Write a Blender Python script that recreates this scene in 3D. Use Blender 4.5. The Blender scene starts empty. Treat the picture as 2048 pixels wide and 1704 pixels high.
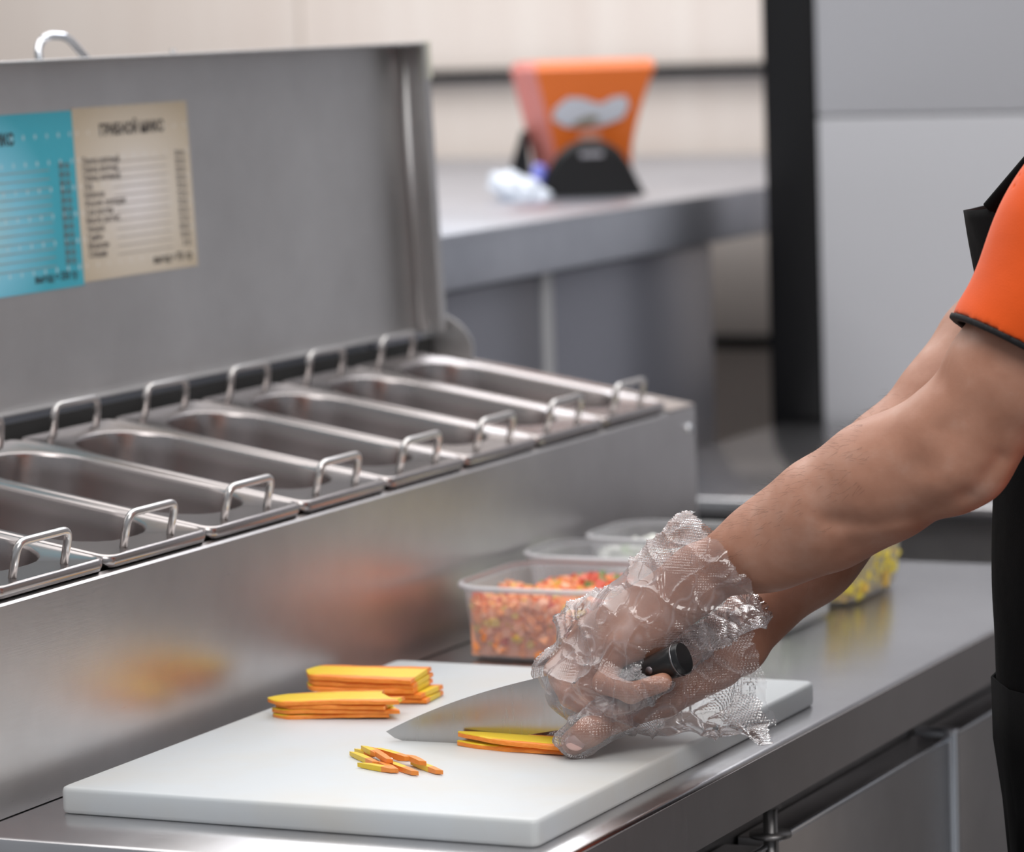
import bpy, bmesh, math, random
import numpy as np
from mathutils import Vector, Matrix, noise

# ---------------------------------------------------------------- scene, camera, world, light
sc = bpy.context.scene
col = sc.collection
random.seed(7)
rng = np.random.RandomState(11)

cam_d = bpy.data.cameras.new('camera')
cam = bpy.data.objects.new('camera', cam_d)
col.objects.link(cam)
yaw, pitch, roll = 0.44426, 0.111207, -0.032889
fw = Vector((-math.sin(yaw)*math.cos(pitch), math.cos(yaw)*math.cos(pitch), -math.sin(pitch)))
rt = fw.cross(Vector((0, 0, 1))).normalized()
up = rt.cross(fw)
r2 = rt*math.cos(roll) + up*math.sin(roll)
u2 = -rt*math.sin(roll) + up*math.cos(roll)
cam.matrix_world = Matrix(((r2.x, u2.x, -fw.x, 1.654), (r2.y, u2.y, -fw.y, -2.432), (r2.z, u2.z, -fw.z, 1.51), (0, 0, 0, 1)))
cam_d.sensor_width = 36
cam_d.lens = 7348/2048*36
cam_d.clip_start = 0.1
cam_d.clip_end = 60
cam_d.dof.use_dof = True
cam_d.dof.focus_distance = 3.07
cam_d.dof.aperture_fstop = 5.0
sc.camera = cam

sc.view_settings.view_transform = 'Standard'
sc.view_settings.look = 'None'
sc.view_settings.gamma = 1
sc.view_settings.exposure = 0.0
sc.cycles.transparent_max_bounces = 24
sc.cycles.max_bounces = 10

world = bpy.data.worlds.new('world')
sc.world = world
world.use_nodes = True
wn = world.node_tree
wb = wn.nodes['Background']
wb.inputs[0].default_value = (0.90, 0.94, 1.0, 1)
wb.inputs[1].default_value = 0.34

def area(name, loc, sx, sy, power, colr, rot=(0, 0, 0)):
    l = bpy.data.lights.new(name, 'AREA')
    l.shape = 'RECTANGLE'; l.size = sx; l.size_y = sy
    l.energy = power; l.color = colr
    o = bpy.data.objects.new(name, l)
    o.location = loc; o.rotation_euler = rot
    col.objects.link(o)
    return o
area('ceiling_light', (-0.7, 1.3, 2.95), 3.6, 3.4, 84, (1.0, 0.97, 0.94))
area('ceiling_light', (-0.9, 3.45, 2.95), 3.6, 0.9, 46, (0.93, 0.95, 1.0))
area('ceiling_light', (1.9, -1.3, 2.95), 1.6, 1.6, 55, (1.0, 0.97, 0.94))

# ---------------------------------------------------------------- material helpers
def mat(name, base=(.8, .8, .8), rough=.5, metal=0., spec=.5, **kw):
    m = bpy.data.materials.new(name)
    m.use_nodes = True
    p = m.node_tree.nodes['Principled BSDF']
    p.inputs['Base Color'].default_value = (*base, 1)
    p.inputs['Roughness'].default_value = rough
    p.inputs['Metallic'].default_value = metal
    p.inputs['Specular IOR Level'].default_value = spec
    for k, v in kw.items():
        p.inputs[k.replace('_', ' ')].default_value = v
    return m

def nd(m, t, **kw):
    n = m.node_tree.nodes.new(t)
    for k, v in kw.items():
        setattr(n, k, v)
    return n

def ln(m, a, b):
    m.node_tree.links.new(a, b)

def coords(m, scale=(1, 1, 1), kind='Object'):
    tc = nd(m, 'ShaderNodeTexCoord')
    mp = nd(m, 'ShaderNodeMapping')
    mp.inputs['Scale'].default_value = scale
    ln(m, tc.outputs[kind], mp.inputs['Vector'])
    return mp.outputs[0]

def noise_node(m, vec, scale=5, detail=3, rough=.5):
    n = nd(m, 'ShaderNodeTexNoise')
    n.inputs['Scale'].default_value = scale
    n.inputs['Detail'].default_value = detail
    n.inputs['Roughness'].default_value = rough
    ln(m, vec, n.inputs['Vector'])
    return n.outputs['Fac']

def ramp(m, fac, stops):
    r = nd(m, 'ShaderNodeValToRGB')
    while len(r.color_ramp.elements) < len(stops):
        r.color_ramp.elements.new(0.5)
    for e, (p, c) in zip(r.color_ramp.elements, stops):
        e.position = p
        e.color = (*c, 1) if len(c) == 3 else c
    ln(m, fac, r.inputs[0])
    return r.outputs[0]

def bump(m, fac, strength=.2, dist=.001, prev=None):
    b = nd(m, 'ShaderNodeBump')
    b.inputs['Strength'].default_value = strength
    b.inputs['Distance'].default_value = dist
    ln(m, fac, b.inputs['Height'])
    if prev: ln(m, prev, b.inputs['Normal'])
    return b.outputs[0]

def P(m): return m.node_tree.nodes['Principled BSDF']

def steel(name, base=(.56, .55, .55), rough=.32, stretch=(3, 3, 90), wear=.06, bs=.12):
    m = mat(name, base, rough, 1.0)
    v = coords(m, stretch)
    n1 = noise_node(m, v, 14, 4, .6)
    v2 = coords(m, (1, 1, 1))
    n2 = noise_node(m, v2, 5, 4, .6)
    lo = tuple(max(0, c-wear) for c in base); hi = tuple(min(1, c+wear) for c in base)
    ln(m, ramp(m, n2, [(.3, lo), (.7, hi)]), P(m).inputs['Base Color'])
    mr = nd(m, 'ShaderNodeMapRange')
    mr.inputs['To Min'].default_value = rough-.07; mr.inputs['To Max'].default_value = rough+.09
    ln(m, n1, mr.inputs[0]); ln(m, mr.outputs[0], P(m).inputs['Roughness'])
    ln(m, bump(m, n1, bs, .0004), P(m).inputs['Normal'])
    return m

M = {}
M['steel_front'] = steel('steel_front', (.60, .58, .58), .30, (2, 2, 60))
M['steel_top'] = steel('steel_top', (.62, .61, .62), .22, (4, 60, 4), bs=.06)
M['steel_lid'] = steel('steel_lid', (.60, .59, .59), .42, (3, 2, 60), .05)
M['steel_pan'] = mat('steel_pan', (.46, .425, .42), .25, 1.0)
M['steel_wire'] = mat('steel_wire', (.68, .66, .65), .28, 1.0)
M['steel_dark'] = steel('steel_dark', (.36, .35, .35), .42, (3, 3, 40))
M['steel_blue'] = steel('steel_blue', (.50, .52, .57), .35, (3, 3, 30))
M['chrome'] = mat('chrome', (.8, .82, .86), .12, 1.0)
M['black_metal'] = mat('black_metal', (.006, .006, .007), .42, 0, .35)
M['black_rubber'] = mat('black_rubber', (.015, .015, .015), .6)
M['gap_dark'] = mat('gap_dark', (.02, .02, .02), .7)

# ---------------------------------------------------------------- object helpers
def add_mesh(name, verts, faces, m=None, parent=None, smooth=True, mats=None, fm=None):
    me = bpy.data.meshes.new(name)
    me.from_pydata([tuple(v) for v in verts], [], [tuple(int(i) for i in f) for f in faces])
    me.update()
    o = bpy.data.objects.new(name, me)
    col.objects.link(o)
    for q in (mats or ([m] if m else [])): me.materials.append(q)
    if fm is not None: me.polygons.foreach_set('material_index', fm)
    me.polygons.foreach_set('use_smooth', [smooth]*len(me.polygons))
    if parent: o.parent = parent
    return o

def from_bm(name, bm, m=None, parent=None, smooth=False, mats=None):
    me = bpy.data.meshes.new(name)
    bm.normal_update(); bm.to_mesh(me); bm.free()
    o = bpy.data.objects.new(name, me)
    col.objects.link(o)
    for q in (mats or ([m] if m else [])): me.materials.append(q)
    me.polygons.foreach_set('use_smooth', [smooth]*len(me.polygons))
    if parent: o.parent = parent
    return o

def empty(name, loc=(0, 0, 0)):
    o = bpy.data.objects.new(name, None)
    o.empty_display_size = .02
    o.location = loc
    col.objects.link(o)
    return o

def tag(o, label=None, cat=None, group=None, kind=None):
    if label: o['label'] = label
    if cat: o['category'] = cat
    if group: o['group'] = group
    if kind: o['kind'] = kind
    return o

def bx(bm, x0, x1, y0, y1, z0, z1, bev=0, seg=2):
    r = bmesh.ops.create_cube(bm, size=1)
    vs = r['verts']
    for v in vs:
        v.co = Vector(((x0+x1)/2 + v.co.x*(x1-x0), (y0+y1)/2 + v.co.y*(y1-y0), (z0+z1)/2 + v.co.z*(z1-z0)))
    if bev:
        es = list({e for v in vs for e in v.link_edges})
        bmesh.ops.bevel(bm, geom=es, offset=bev, segments=seg, affect='EDGES', profile=.5)
    return bm

def box(name, x0, x1, y0, y1, z0, z1, m, parent=None, bev=0, seg=2):
    bm = bmesh.new(); bx(bm, x0, x1, y0, y1, z0, z1, bev, seg)
    return from_bm(name, bm, m, parent, smooth=False if not bev else True)

def autosmooth(o, ang=35):
    me = o.data
    try:
        me.set_sharp_from_angle(angle=math.radians(ang))
        me.polygons.foreach_set('use_smooth', [True]*len(me.polygons))
    except Exception:
        pass
    return o

def loft(rings, closed=True, cap0=False, cap1=False):
    V = []; F = []
    n = len(rings[0])
    for r in rings: V += [tuple(p) for p in r]
    for i in range(len(rings)-1):
        for j in range(n if closed else n-1):
            a = i*n+j; b = i*n+(j+1) % n
            F.append((a, b, b+n, a+n))
    if cap0: F.append(tuple(reversed(range(n))))
    if cap1: F.append(tuple(range((len(rings)-1)*n, len(rings)*n)))
    return V, F

def rrect(w, d, r, z=0, cx=0, cy=0, seg=6):
    """rounded rectangle ring, w along x, d along y"""
    r = min(r, w/2-1e-5, d/2-1e-5)
    pts = []
    for sx, sy, a0 in ((1, 1, 0), (-1, 1, 90), (-1, -1, 180), (1, -1, 270)):
        for k in range(seg+1):
            a = math.radians(a0+90*k/seg)
            pts.append((cx+sx*(w/2-r)+r*math.cos(a), cy+sy*(d/2-r)+r*math.sin(a), z))
    return pts

def tube(pts, rad, n=10, cyc=False):
    pts = [Vector(p) for p in pts]
    rings = []
    T0 = None; N = None
    for i, p in enumerate(pts):
        if i == 0: t = (pts[1]-p)
        elif i == len(pts)-1: t = (p-pts[i-1])
        else: t = (pts[i+1]-pts[i-1])
        t.normalize()
        if N is None:
            a = Vector((0, 0, 1)) if abs(t.z) < .9 else Vector((1, 0, 0))
            N = (a - t*a.dot(t)).normalized()
        else:
            N = (N - t*N.dot(t)).normalized()
        Bn = t.cross(N)
        rr = rad[i] if hasattr(rad, '__len__') else rad
        rings.append([p+(N*math.cos(2*math.pi*k/n)+Bn*math.sin(2*math.pi*k/n))*rr for k in range(n)])
    return loft(rings, True, True, True)

def round_path(pts, r, seg=5):
    pts = [Vector(p) for p in pts]
    out = [pts[0]]
    for i in range(1, len(pts)-1):
        a, b, c = pts[i-1], pts[i], pts[i+1]
        u = (a-b).normalized(); v = (c-b).normalized()
        p0 = b+u*r; p1 = b+v*r
        for k in range(seg+1):
            t = k/seg
            out.append(p0*(1-t)**2 + b*2*t*(1-t) + p1*t*t)
    out.append(pts[-1])
    return out

def prism_xy(poly, z0, z1):
    n = len(poly)
    V = [(x, y, z0) for x, y in poly]+[(x, y, z1) for x, y in poly]
    F = [tuple(reversed(range(n))), tuple(range(n, 2*n))]+[(i, (i+1) % n, (i+1) % n+n, i+n) for i in range(n)]
    return V, F

def join_vf(parts):
    V = []; F = []
    for v, f in parts:
        o = len(V); V += list(v); F += [tuple(i+o for i in q) for q in f]
    return V, F

def copy_tree(root):
    c = root.copy(); col.objects.link(c)
    for ch in root.children:
        d = ch.copy(); col.objects.link(d); d.parent = c
        for g in ch.children:
            e = g.copy(); col.objects.link(e); e.parent = d
    return c

# ---------------------------------------------------------------- signed distance modelling for organic shapes
def lerp_caps(a, b, ra, rb, k=.008):
    return ('c', np.array(a, float), np.array(b, float), ra, rb, k)

def ellip(c, r, R=None, k=.01):
    return ('e', np.array(c, float), np.array(r, float), np.eye(3) if R is None else np.array(R, float), k)

def field(prims, lo, hi, h, margin=.03):
    lo = np.array(lo, float); hi = np.array(hi, float)
    n = np.ceil((hi-lo)/h).astype(int)+1
    ax = [lo[i]+h*np.arange(n[i]) for i in range(3)]
    vol = np.full(tuple(n), .05, np.float32)
    for pr in prims:
        if pr[0] == 'c':
            _, a, b, ra, rb, k = pr
            R = max(ra, rb)+margin+k
            bl = np.minimum(a, b)-R; bh = np.maximum(a, b)+R
        else:
            _, c, r, Rm, k = pr
            R = r.max()+margin+k
            bl = c-R; bh = c+R
        i0 = np.clip(np.floor((bl-lo)/h).astype(int), 0, n); i1 = np.clip(np.ceil((bh-lo)/h).astype(int)+1, 0, n)
        if (i1 <= i0).any(): continue
        X = ax[0][i0[0]:i1[0]][:, None, None]; Y = ax[1][i0[1]:i1[1]][None, :, None]; Z = ax[2][i0[2]:i1[2]][None, None, :]
        if pr[0] == 'c':
            ab = b-a; L = max(ab@ab, 1e-12)
            t = np.clip(((X-a[0])*ab[0]+(Y-a[1])*ab[1]+(Z-a[2])*ab[2])/L, 0, 1)
            d = np.sqrt((X-a[0]-t*ab[0])**2+(Y-a[1]-t*ab[1])**2+(Z-a[2]-t*ab[2])**2)-(ra+(rb-ra)*t)
        else:
            x = X-c[0]; y = Y-c[1]; z = Z-c[2]
            q = [(Rm[i, 0]*x+Rm[i, 1]*y+Rm[i, 2]*z) for i in range(3)]
            k0 = np.sqrt(sum((q[i]/r[i])**2 for i in range(3)))
            k1 = np.sqrt(sum((q[i]/r[i]**2)**2 for i in range(3)))+1e-9
            d = k0*(k0-1)/k1
        s = (slice(i0[0], i1[0]), slice(i0[1], i1[1]), slice(i0[2], i1[2]))
        v = vol[s]
        hh = np.maximum(k-np.abs(v-d), 0)/k
        vol[s] = np.minimum(v, d)-hh*hh*k*.25
    return vol, lo, h, ax

def surface_nets(vol, lo, h):
    s = vol < 0
    c = s[:-1, :-1, :-1].astype(np.int8)
    cnt = np.zeros(tuple(np.array(vol.shape)-1), np.int8)
    offs = [(i, j, k) for i in (0, 1) for j in (0, 1) for k in (0, 1)]
    sh = vol.shape
    def sub(a, o): return a[o[0]:sh[0]-1+o[0], o[1]:sh[1]-1+o[1], o[2]:sh[2]-1+o[2]]
    for o in offs: cnt += sub(s, o)
    act = (cnt > 0) & (cnt < 8)
    I = np.argwhere(act)
    idx = np.full(act.shape, -1, np.int64); idx[act] = np.arange(len(I))
    acc = np.zeros((len(I), 3)); num = np.zeros(len(I))
    for a in offs:
        for d in range(3):
            if a[d]: continue
            b = list(a); b[d] = 1
            va = vol[I[:, 0]+a[0], I[:, 1]+a[1], I[:, 2]+a[2]]; vb = vol[I[:, 0]+b[0], I[:, 1]+b[1], I[:, 2]+b[2]]
            m = (va < 0) != (vb < 0)
            t = np.where(m, va/np.where(m, va-vb, 1), 0)
            p = np.tile(np.array(a, float), (len(I), 1)); p[:, d] += t
            acc[m] += p[m]; num[m] += 1
    V = (I+acc/num[:, None])*h+lo
    F = []
    for d in range(3):
        e, f = [(1, 2), (2, 0), (0, 1)][d]
        s0 = np.take(s, range(sh[d]-1), axis=d); s1 = np.take(s, range(1, sh[d]), axis=d)
        E = np.argwhere(s0 != s1)
        E = E[(E[:, e] > 0) & (E[:, f] > 0) & (E[:, e] < sh[e]-1) & (E[:, f] < sh[f]-1)]
        if not len(E): continue
        ins = s0[E[:, 0], E[:, 1], E[:, 2]]
        q = []
        for de, df in ((1, 1), (0, 1), (0, 0), (1, 0)):
            g = E.copy(); g[:, e] -= de; g[:, f] -= df
            q.append(idx[g[:, 0], g[:, 1], g[:, 2]])
        q = np.stack(q, 1)
        q[~ins] = q[~ins][:, ::-1]
        F.append(q)
    F = np.concatenate(F)
    F = F[(F >= 0).all(1)]
    return V, F

def relax(V, F, it=2, w=.5):
    for _ in range(it):
        S = np.zeros_like(V); N = np.zeros(len(V))
        for i in range(4):
            a = F[:, i]; b = F[:, (i+1) % 4]
            np.add.at(S, a, V[b]); np.add.at(N, a, 1)
            np.add.at(S, b, V[a]); np.add.at(N, b, 1)
        N[N == 0] = 1
        V = V*(1-w)+w*S/N[:, None]
    return V

def fast_mesh(name, V, F, m, parent=None, mats=None, fm=None):
    me = bpy.data.meshes.new(name)
    me.vertices.add(len(V)); me.vertices.foreach_set('co', np.asarray(V, np.float32).ravel())
    me.loops.add(F.size); me.loops.foreach_set('vertex_index', F.ravel().astype(np.int32))
    me.polygons.add(len(F))
    me.polygons.foreach_set('loop_start', np.arange(0, F.size, F.shape[1], dtype=np.int32))
    me.polygons.foreach_set('loop_total', np.full(len(F), F.shape[1], np.int32))
    for q in (mats or [m]): me.materials.append(q)
    if fm is not None: me.polygons.foreach_set('material_index', np.asarray(fm, np.int32))
    me.polygons.foreach_set('use_smooth', np.ones(len(F), bool))
    me.update(calc_edges=True); me.validate()
    o = bpy.data.objects.new(name, me); col.objects.link(o)
    if parent: o.parent = parent
    return o

# ================================================================ THE SETTING
m_floor = mat('floor_tile', (.26, .25, .25), .45)
br = nd(m_floor, 'ShaderNodeTexBrick')
br.offset = 0; br.inputs['Scale'].default_value = 1
br.inputs['Brick Width'].default_value = .3; br.inputs['Row Height'].default_value = .3
br.inputs['Mortar Size'].default_value = .004
br.inputs['Color1'].default_value = (.27, .26, .26, 1); br.inputs['Color2'].default_value = (.23, .22, .22, 1)
br.inputs['Mortar'].default_value = (.04, .04, .04, 1)
ln(m_floor, coords(m_floor), br.inputs['Vector']); ln(m_floor, br.outputs['Color'], P(m_floor).inputs['Base Color'])
tag(box('floor', -6, 6, -5, 4.5, -.1, 0, m_floor), kind='structure')

m_wall = mat('cream_laminate', (.80, .71, .62), .5)
vw = coords(m_wall, (8, 1, .6))
nw = noise_node(m_wall, vw, 1.2, 4, .55)
ln(m_wall, ramp(m_wall, nw, [(.3, (.80, .69, .61)), (.7, (.88, .79, .71))]), P(m_wall).inputs['Base Color'])
tag(box('wall_back', -6, 6, 4.36, 4.5, 0, 3.1, m_wall), kind='structure')
m_wl = mat('wall_plaster', (.55, .54, .53), .8)
tag(box('wall_left', -6.1, -6, -5, 4.5, 0, 3.1, m_wl), kind='structure')
for i, x in enumerate((-3.26, -2.04)):
    tag(box('trim_%d' % (i+1), x, x+.006, 4.356, 4.362, 0, 3.1, mat('seam_line', (.55, .47, .40), .6)), kind='structure')

# black steel frame in front of the cream wall
fr = empty('steel_post', (-.34, 2.9, 0))
tag(fr, 'thick black steel post standing behind the far work table', 'post')

def child_box(name, x0, x1, y0, y1, z0, z1, m, parent, bev=0, seg=2):
    l = parent.location
    return box(name, x0-l.x, x1-l.x, y0-l.y, y1-l.y, z0-l.z, z1-l.z, m, parent, bev, seg)
child_box('post', (-0.4253, 2.8750, 1.2137)[0], (-0.3405, 2.8750, 1.2130)[0], 2.875, 2.95, 0, 3.05, M['black_metal'], fr, .004)
for z0, z1, lb in ((1.379, 1.403, 'thin black horizontal rail on the cream wall, passing behind the orange carton'), (.838, .862, 'thin black rail low on the cream wall, seen under the high bar counter')):
    tag(box('wall_rail', -3.4, .3, 4.325, 4.3595, z0, z1, M['black_metal'], None, .002), lb, 'rail')

# tall pale cabinet right of the post
m_pale = mat('pale_panel', (.47, .475, .505), .38)
cab = empty('tall_cabinet', (.5, 3.0, 0))
tag(cab, 'tall pale grey cabinet with flat doors, right of the black post', 'cabinet')
child_box('body', (-0.3417, 2.8780, 1.2128)[0]+.002, 1.75, 2.90, 3.5, 0, 2.6, m_pale, cab)
child_box('upper_door', (-0.3417, 2.8780, 1.2128)[0]+.003, 1.74, 2.878, 2.899, 1.3416, 2.58, m_pale, cab, .003)
child_box('lower_door', (-0.3417, 2.8780, 1.2128)[0]+.003, 1.74, 2.878, 2.899, .06, 1.3390, m_pale, cab, .003)

# ================================================================ RAISED COUNTER UNIT BEHIND
bar = empty('bar_counter', (-.8, 3.0, 0))
tag(bar, 'high steel bar counter with deep front edge behind the open lid', 'counter')
SZ = 1.2271
child_box('countertop', -1.95, -.488, 1.62, 4.25, SZ-.075, SZ, M['steel_blue'], bar, .004)
child_box('cabinet_body', -1.7, -.52, 1.70, 2.86, 0, SZ-.076, mat('cabinet_grey', (.17, .175, .20), .35, .3), bar)
child_box('divider', -.520, -.508, 2.225, 2.26, .02, SZ-.076, mat('cabinet_strip', (.42, .42, .43), .4, .3), bar, .002)
m_cd = mat('cabinet_door', (.20, .205, .24), .28, .4)
child_box('door', -.520, -.510, 1.72, 2.222, .05, SZ-.08, m_cd, bar, .002)
child_box('door', -.520, -.510, 2.263, 2.855, .05, SZ-.08, m_cd, bar, .002)

# orange flared box in its black stand
m_or = mat('orange_card', (.80, .17, .02), .45)
m_pk = mat('pink_film', (.85, .30, .26), .25)
ob = empty('carton', (-0.7300, 2.8926, 1.2271))
tag(ob, 'orange flared carton with a white bow shaped emblem standing on the high counter', 'carton')
# local frame: u along the picture-plane horizontal (mostly +x), front towards the camera
ob.rotation_euler = (0, 0, math.radians(25.5))
S = .000795
def silh(z):       # half widths of the front face, measured left and right from centre
    t = z/(245*S)
    right = 80 + 52*max(0, (t-.25)/.75)**1.5
    left = -(100 + 22*max(0, (t-.1)/.9)**1.2) if False else -(88 + 50*max(0, (t-.0))**1.1)
    return left*S, right*S
rings = []
for k in range(13):
    z = 245*S*k/12
    l, r = silh(z)
    dd = .03+.05*k/12
    ring = []
    for (x, y) in ((l+.028, -dd), (r, -dd), (r+.004, 0), (r, dd), (l, dd), (l-.01, 0)):
        ring.append((x, y, z+.002))
    rings.append(ring)
rings.append([(x*.95, y*.8, z+.012) for x, y, z in rings[-1]])
V, F = loft(rings, True, True, True)
fm = [1 if (i % 6) in (4, 5) and i < 13*6 else 0 for i in range(len(F))]
add_mesh('card_body', V, F, None, ob, False, [m_or, m_pk], fm)
# emblem: white bow shape following the front face
em = []
bow = [(-72, 150), (-66, 172), (-40, 192), (-10, 190), (14, 180), (26, 178), (48, 190), (74, 192), (80, 172), (66, 148), (30, 136), (-5, 132), (-45, 134)]
def face_y(z): return -(.03+.05*z/(245*S))-.0015
V = [(x*S, face_y(z*S), z*S) for x, z in bow]+[(x*S, face_y(z*S)-.001, z*S) for x, z in bow]
n = len(bow)
F = [tuple(range(n)), tuple(reversed(range(n, 2*n)))]+[(i, i+n, (i+1) % n+n, (i+1) % n) for i in range(n)]
add_mesh('emblem', V, F, mat('emblem_white', (.62, .64, .70), .5), ob, False)
sm_ = [(-36, 138), (-10, 152), (12, 156), (22, 148), (8, 139), (-16, 134)]
V = [(x*S, face_y(z*S)-.0012, z*S) for x, z in sm_]+[(x*S, face_y(z*S)-.002, z*S) for x, z in sm_]
n = len(sm_)
F = [tuple(range(n)), tuple(reversed(range(n, 2*n)))]+[(i, i+n, (i+1) % n+n, (i+1) % n) for i in range(n)]
add_mesh('emblem_mark', V, F, mat('emblem_olive', (.25, .22, .15), .5), ob, False)
V, F = prism_xy([(-20*S, 0), (22*S, 0), (20*S, .004), (-18*S, .004)], 108*S, 124*S)
V = [(x, y+face_y(z)-.003, z) for x, y, z in V]
add_mesh('emblem_line', V, F, mat('emblem_pink', (.75, .35, .25), .5), ob, False)

# black dome shaped stand
sd = empty('carton_stand', (-0.7187, 2.8632, 1.2271))
sd.rotation_euler = (0, 0, math.radians(25.5))
tag(sd, 'black dome fronted stand holding the orange carton', 'stand')
dome = [(-108, 0), (108, 0), (100, 16), (78, 62), (60, 88), (38, 104), (12, 110), (-14, 110), (-40, 102), (-64, 82), (-84, 50), (-102, 14)]
rings = []
for (yy, sc_) in ((-.105, .97), (-.110, .90), (-.112, .5)):
    rings.append([(x*S*sc_, yy, z*S*sc_) for x, z in dome])
rings.insert(0, [(x*S, -.098, z*S) for x, z in dome]); rings.insert(0, [(x*S*1.0, -.088, z*S) for x, z in dome])
V, F = loft(rings, True, True, True)
autosmooth(add_mesh('front_plate', V, F, M['black_metal'], sd))
V, F = prism_xy([(-108*S, -.09), (108*S, -.09), (100*S, .05), (-120*S, .05)], 0, .0015)
add_mesh('base', V, F, M['black_metal'], sd, False)
V = [(-172*S, -.02, .0), (-112*S, -.02, 0), (-118*S, -.02, 128*S), (-130*S, -.02, 128*S)]
V = V+[(x, y+.05, z) for x, y, z in V]
F = [(0, 1, 2, 3), (7, 6, 5, 4), (0, 4, 5, 1), (1, 5, 6, 2), (2, 6, 7, 3), (3, 7, 4, 0)]
add_mesh('side_support', V, F, M['black_metal'], sd, False)
V, F = prism_xy([(-18*S, 0), (26*S, 0), (26*S, .002), (-18*S, .002)], 78*S, 88*S)
add_mesh('badge', [(x, y-.1135, z) for x, y, z in V], F, mat('badge_grey', (.32, .31, .34), .4), sd, False)
V, F = tube(round_path([(-112*S, -.10, .002), (-104*S, -.10, 30*S), (-96*S, -.09, 62*S)], .01), .011, 8)
tag(add_mesh('plastic_stick', V, F, mat('blue_plastic', (.16, .18, .62), .3)), 'small blue plastic stick leaning at the left of the black stand', 'stick')
lo_ = bpy.data.objects['plastic_stick']; lo_.location = sd.location; lo_.rotation_euler = sd.rotation_euler

# crumpled white paper left of the stand
bm = bmesh.new(); bmesh.ops.create_icosphere(bm, subdivisions=4, radius=1)
for v in bm.verts:
    c = v.co.copy()
    d = 1+.35*noise.noise(c*2.3)+.12*noise.noise(c*7)
    v.co = Vector((c.x*.052*d, c.y*.035*d, max(-.0, (c.z*.020*d+.012) + (-c.x)*.012)))
o = from_bm('crumpled_napkin', bm, mat('white_paper', (.82, .88, .98), .7), None, True)
o.location = (-0.7621, 2.6957, 1.2271); o.scale = (.85, .9, 1.25); o.rotation_euler = (0, 0, math.radians(10))
tag(o, 'crumpled bluish white paper napkin at the foot of the black stand', 'napkin')

# ================================================================ SECOND LOW COUNTER BEYOND OUR WORKTOP
wc = empty('work_table', (.5, 2.4, 0))
tag(wc, 'grey steel work table behind the far end of the prep counter', 'table')
child_box('tabletop', -.40, 1.5, 2.01, 2.85, .843, .87, M['steel_top'], wc, .003)
child_box('apron', -.02, 1.48, 2.03, 2.06, .775, .842, M['steel_dark'], wc)
child_box('body', -.38, 1.46, 2.12, 2.83, .05, .847, M['steel_dark'], wc)
hb = empty('hob', (-.1, 2.02, .79))
tag(hb, 'black hob front with rounded steel knobs under the far table edge', 'hob')
child_box('control_panel', -.215, -.03, 1.992, 2.029, .74, .846, mat('hob_black', (.006, .006, .007), .6, 0, .15), hb, .003)
for z in (.825, .80):
    V, F = tube([(-.2+.1, 1.975-2.02, z-.79), (-.2+.1, 1.992-2.02, z-.79)], .011, 14)
    add_mesh('knob', V, F, M['steel_wire'], hb)

# ================================================================ PREP COUNTER
ct = empty('prep_counter', (.2, .77, 0))
tag(ct, 'long stainless steel refrigerated prep counter under the cutting board', 'counter')
X1 = .4966; Y0 = -.0075; Y1 = 1.5512
child_box('worktop', -.46, X1, Y0, Y1, .815, .87, M['steel_top'], ct, .004, 3)
child_box('front_edge', X1-.001, X1+.0008, Y0+.001, Y1-.001, .8165, .866, steel('steel_satin', (.50, .475, .475), .5, (3, 60, 3), .03), ct)
child_box('carcass', -.44, .425, .015, 1.53, .12, .8145, M['steel_dark'], ct)
for (a, b) in ((.02, .560), (.590, 1.071), (1.086, 1.52)):
    dr = child_box('door', .427, .4666, a, b, .16, .767, M['steel_front'], ct, .0015)
    l = ct.location
    ed = child_box('edge_trim', .4630, .4690, a, b, .7640, .7690, M['chrome'], ct, .0018)
child_box('mullion', .43, .4730, 1.0715, 1.0855, .14, .775, M['chrome'], ct, .003)
V, F = join_vf([tube([(.4666, .572, .62), (.4666, .572, .8145)], .0065, 14),
                tube([(.4666, .572, .800), (.4666, .572, .8145)], .0115, 6),
                tube([(.4666, .572, .7735), (.4666, .572, .7775)], .019, 18)])
l = ct.location
add_mesh('hinge_pin', [(x-l.x, y-l.y, z-l.z) for x, y, z in V], F, M['steel_dark'], ct)
for y in (.1, 1.45):
    for x in (-.38, .38):
        V, F = join_vf([tube([(x, y, 0), (x, y, .12)], .02, 12), tube([(x, y, 0), (x, y, .012)], .03, 12)])
        add_mesh('foot', [(a-l.x, b-l.y, c) for a, b, c in V], F, M['steel_dark'], ct)

# ================================================================ PAN UNIT
TH = math.radians(9.8); TT = math.tan(TH)
pu = empty('topping_unit', (-.18, .77, .87))
tag(pu, 'sloped stainless steel topping unit with an open lid on the prep counter', 'refrigerated unit')
def pu_mesh(name, V, F, m, smooth=False, parent=None):
    l = pu.location
    return add_mesh(name, [(x-l.x, y-l.y, z-l.z) for x, y, z in V], F, m, parent or pu, smooth)
HX = -.365; HY0 = .0; HY1 = 1.545; ZF = 1.0465
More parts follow.
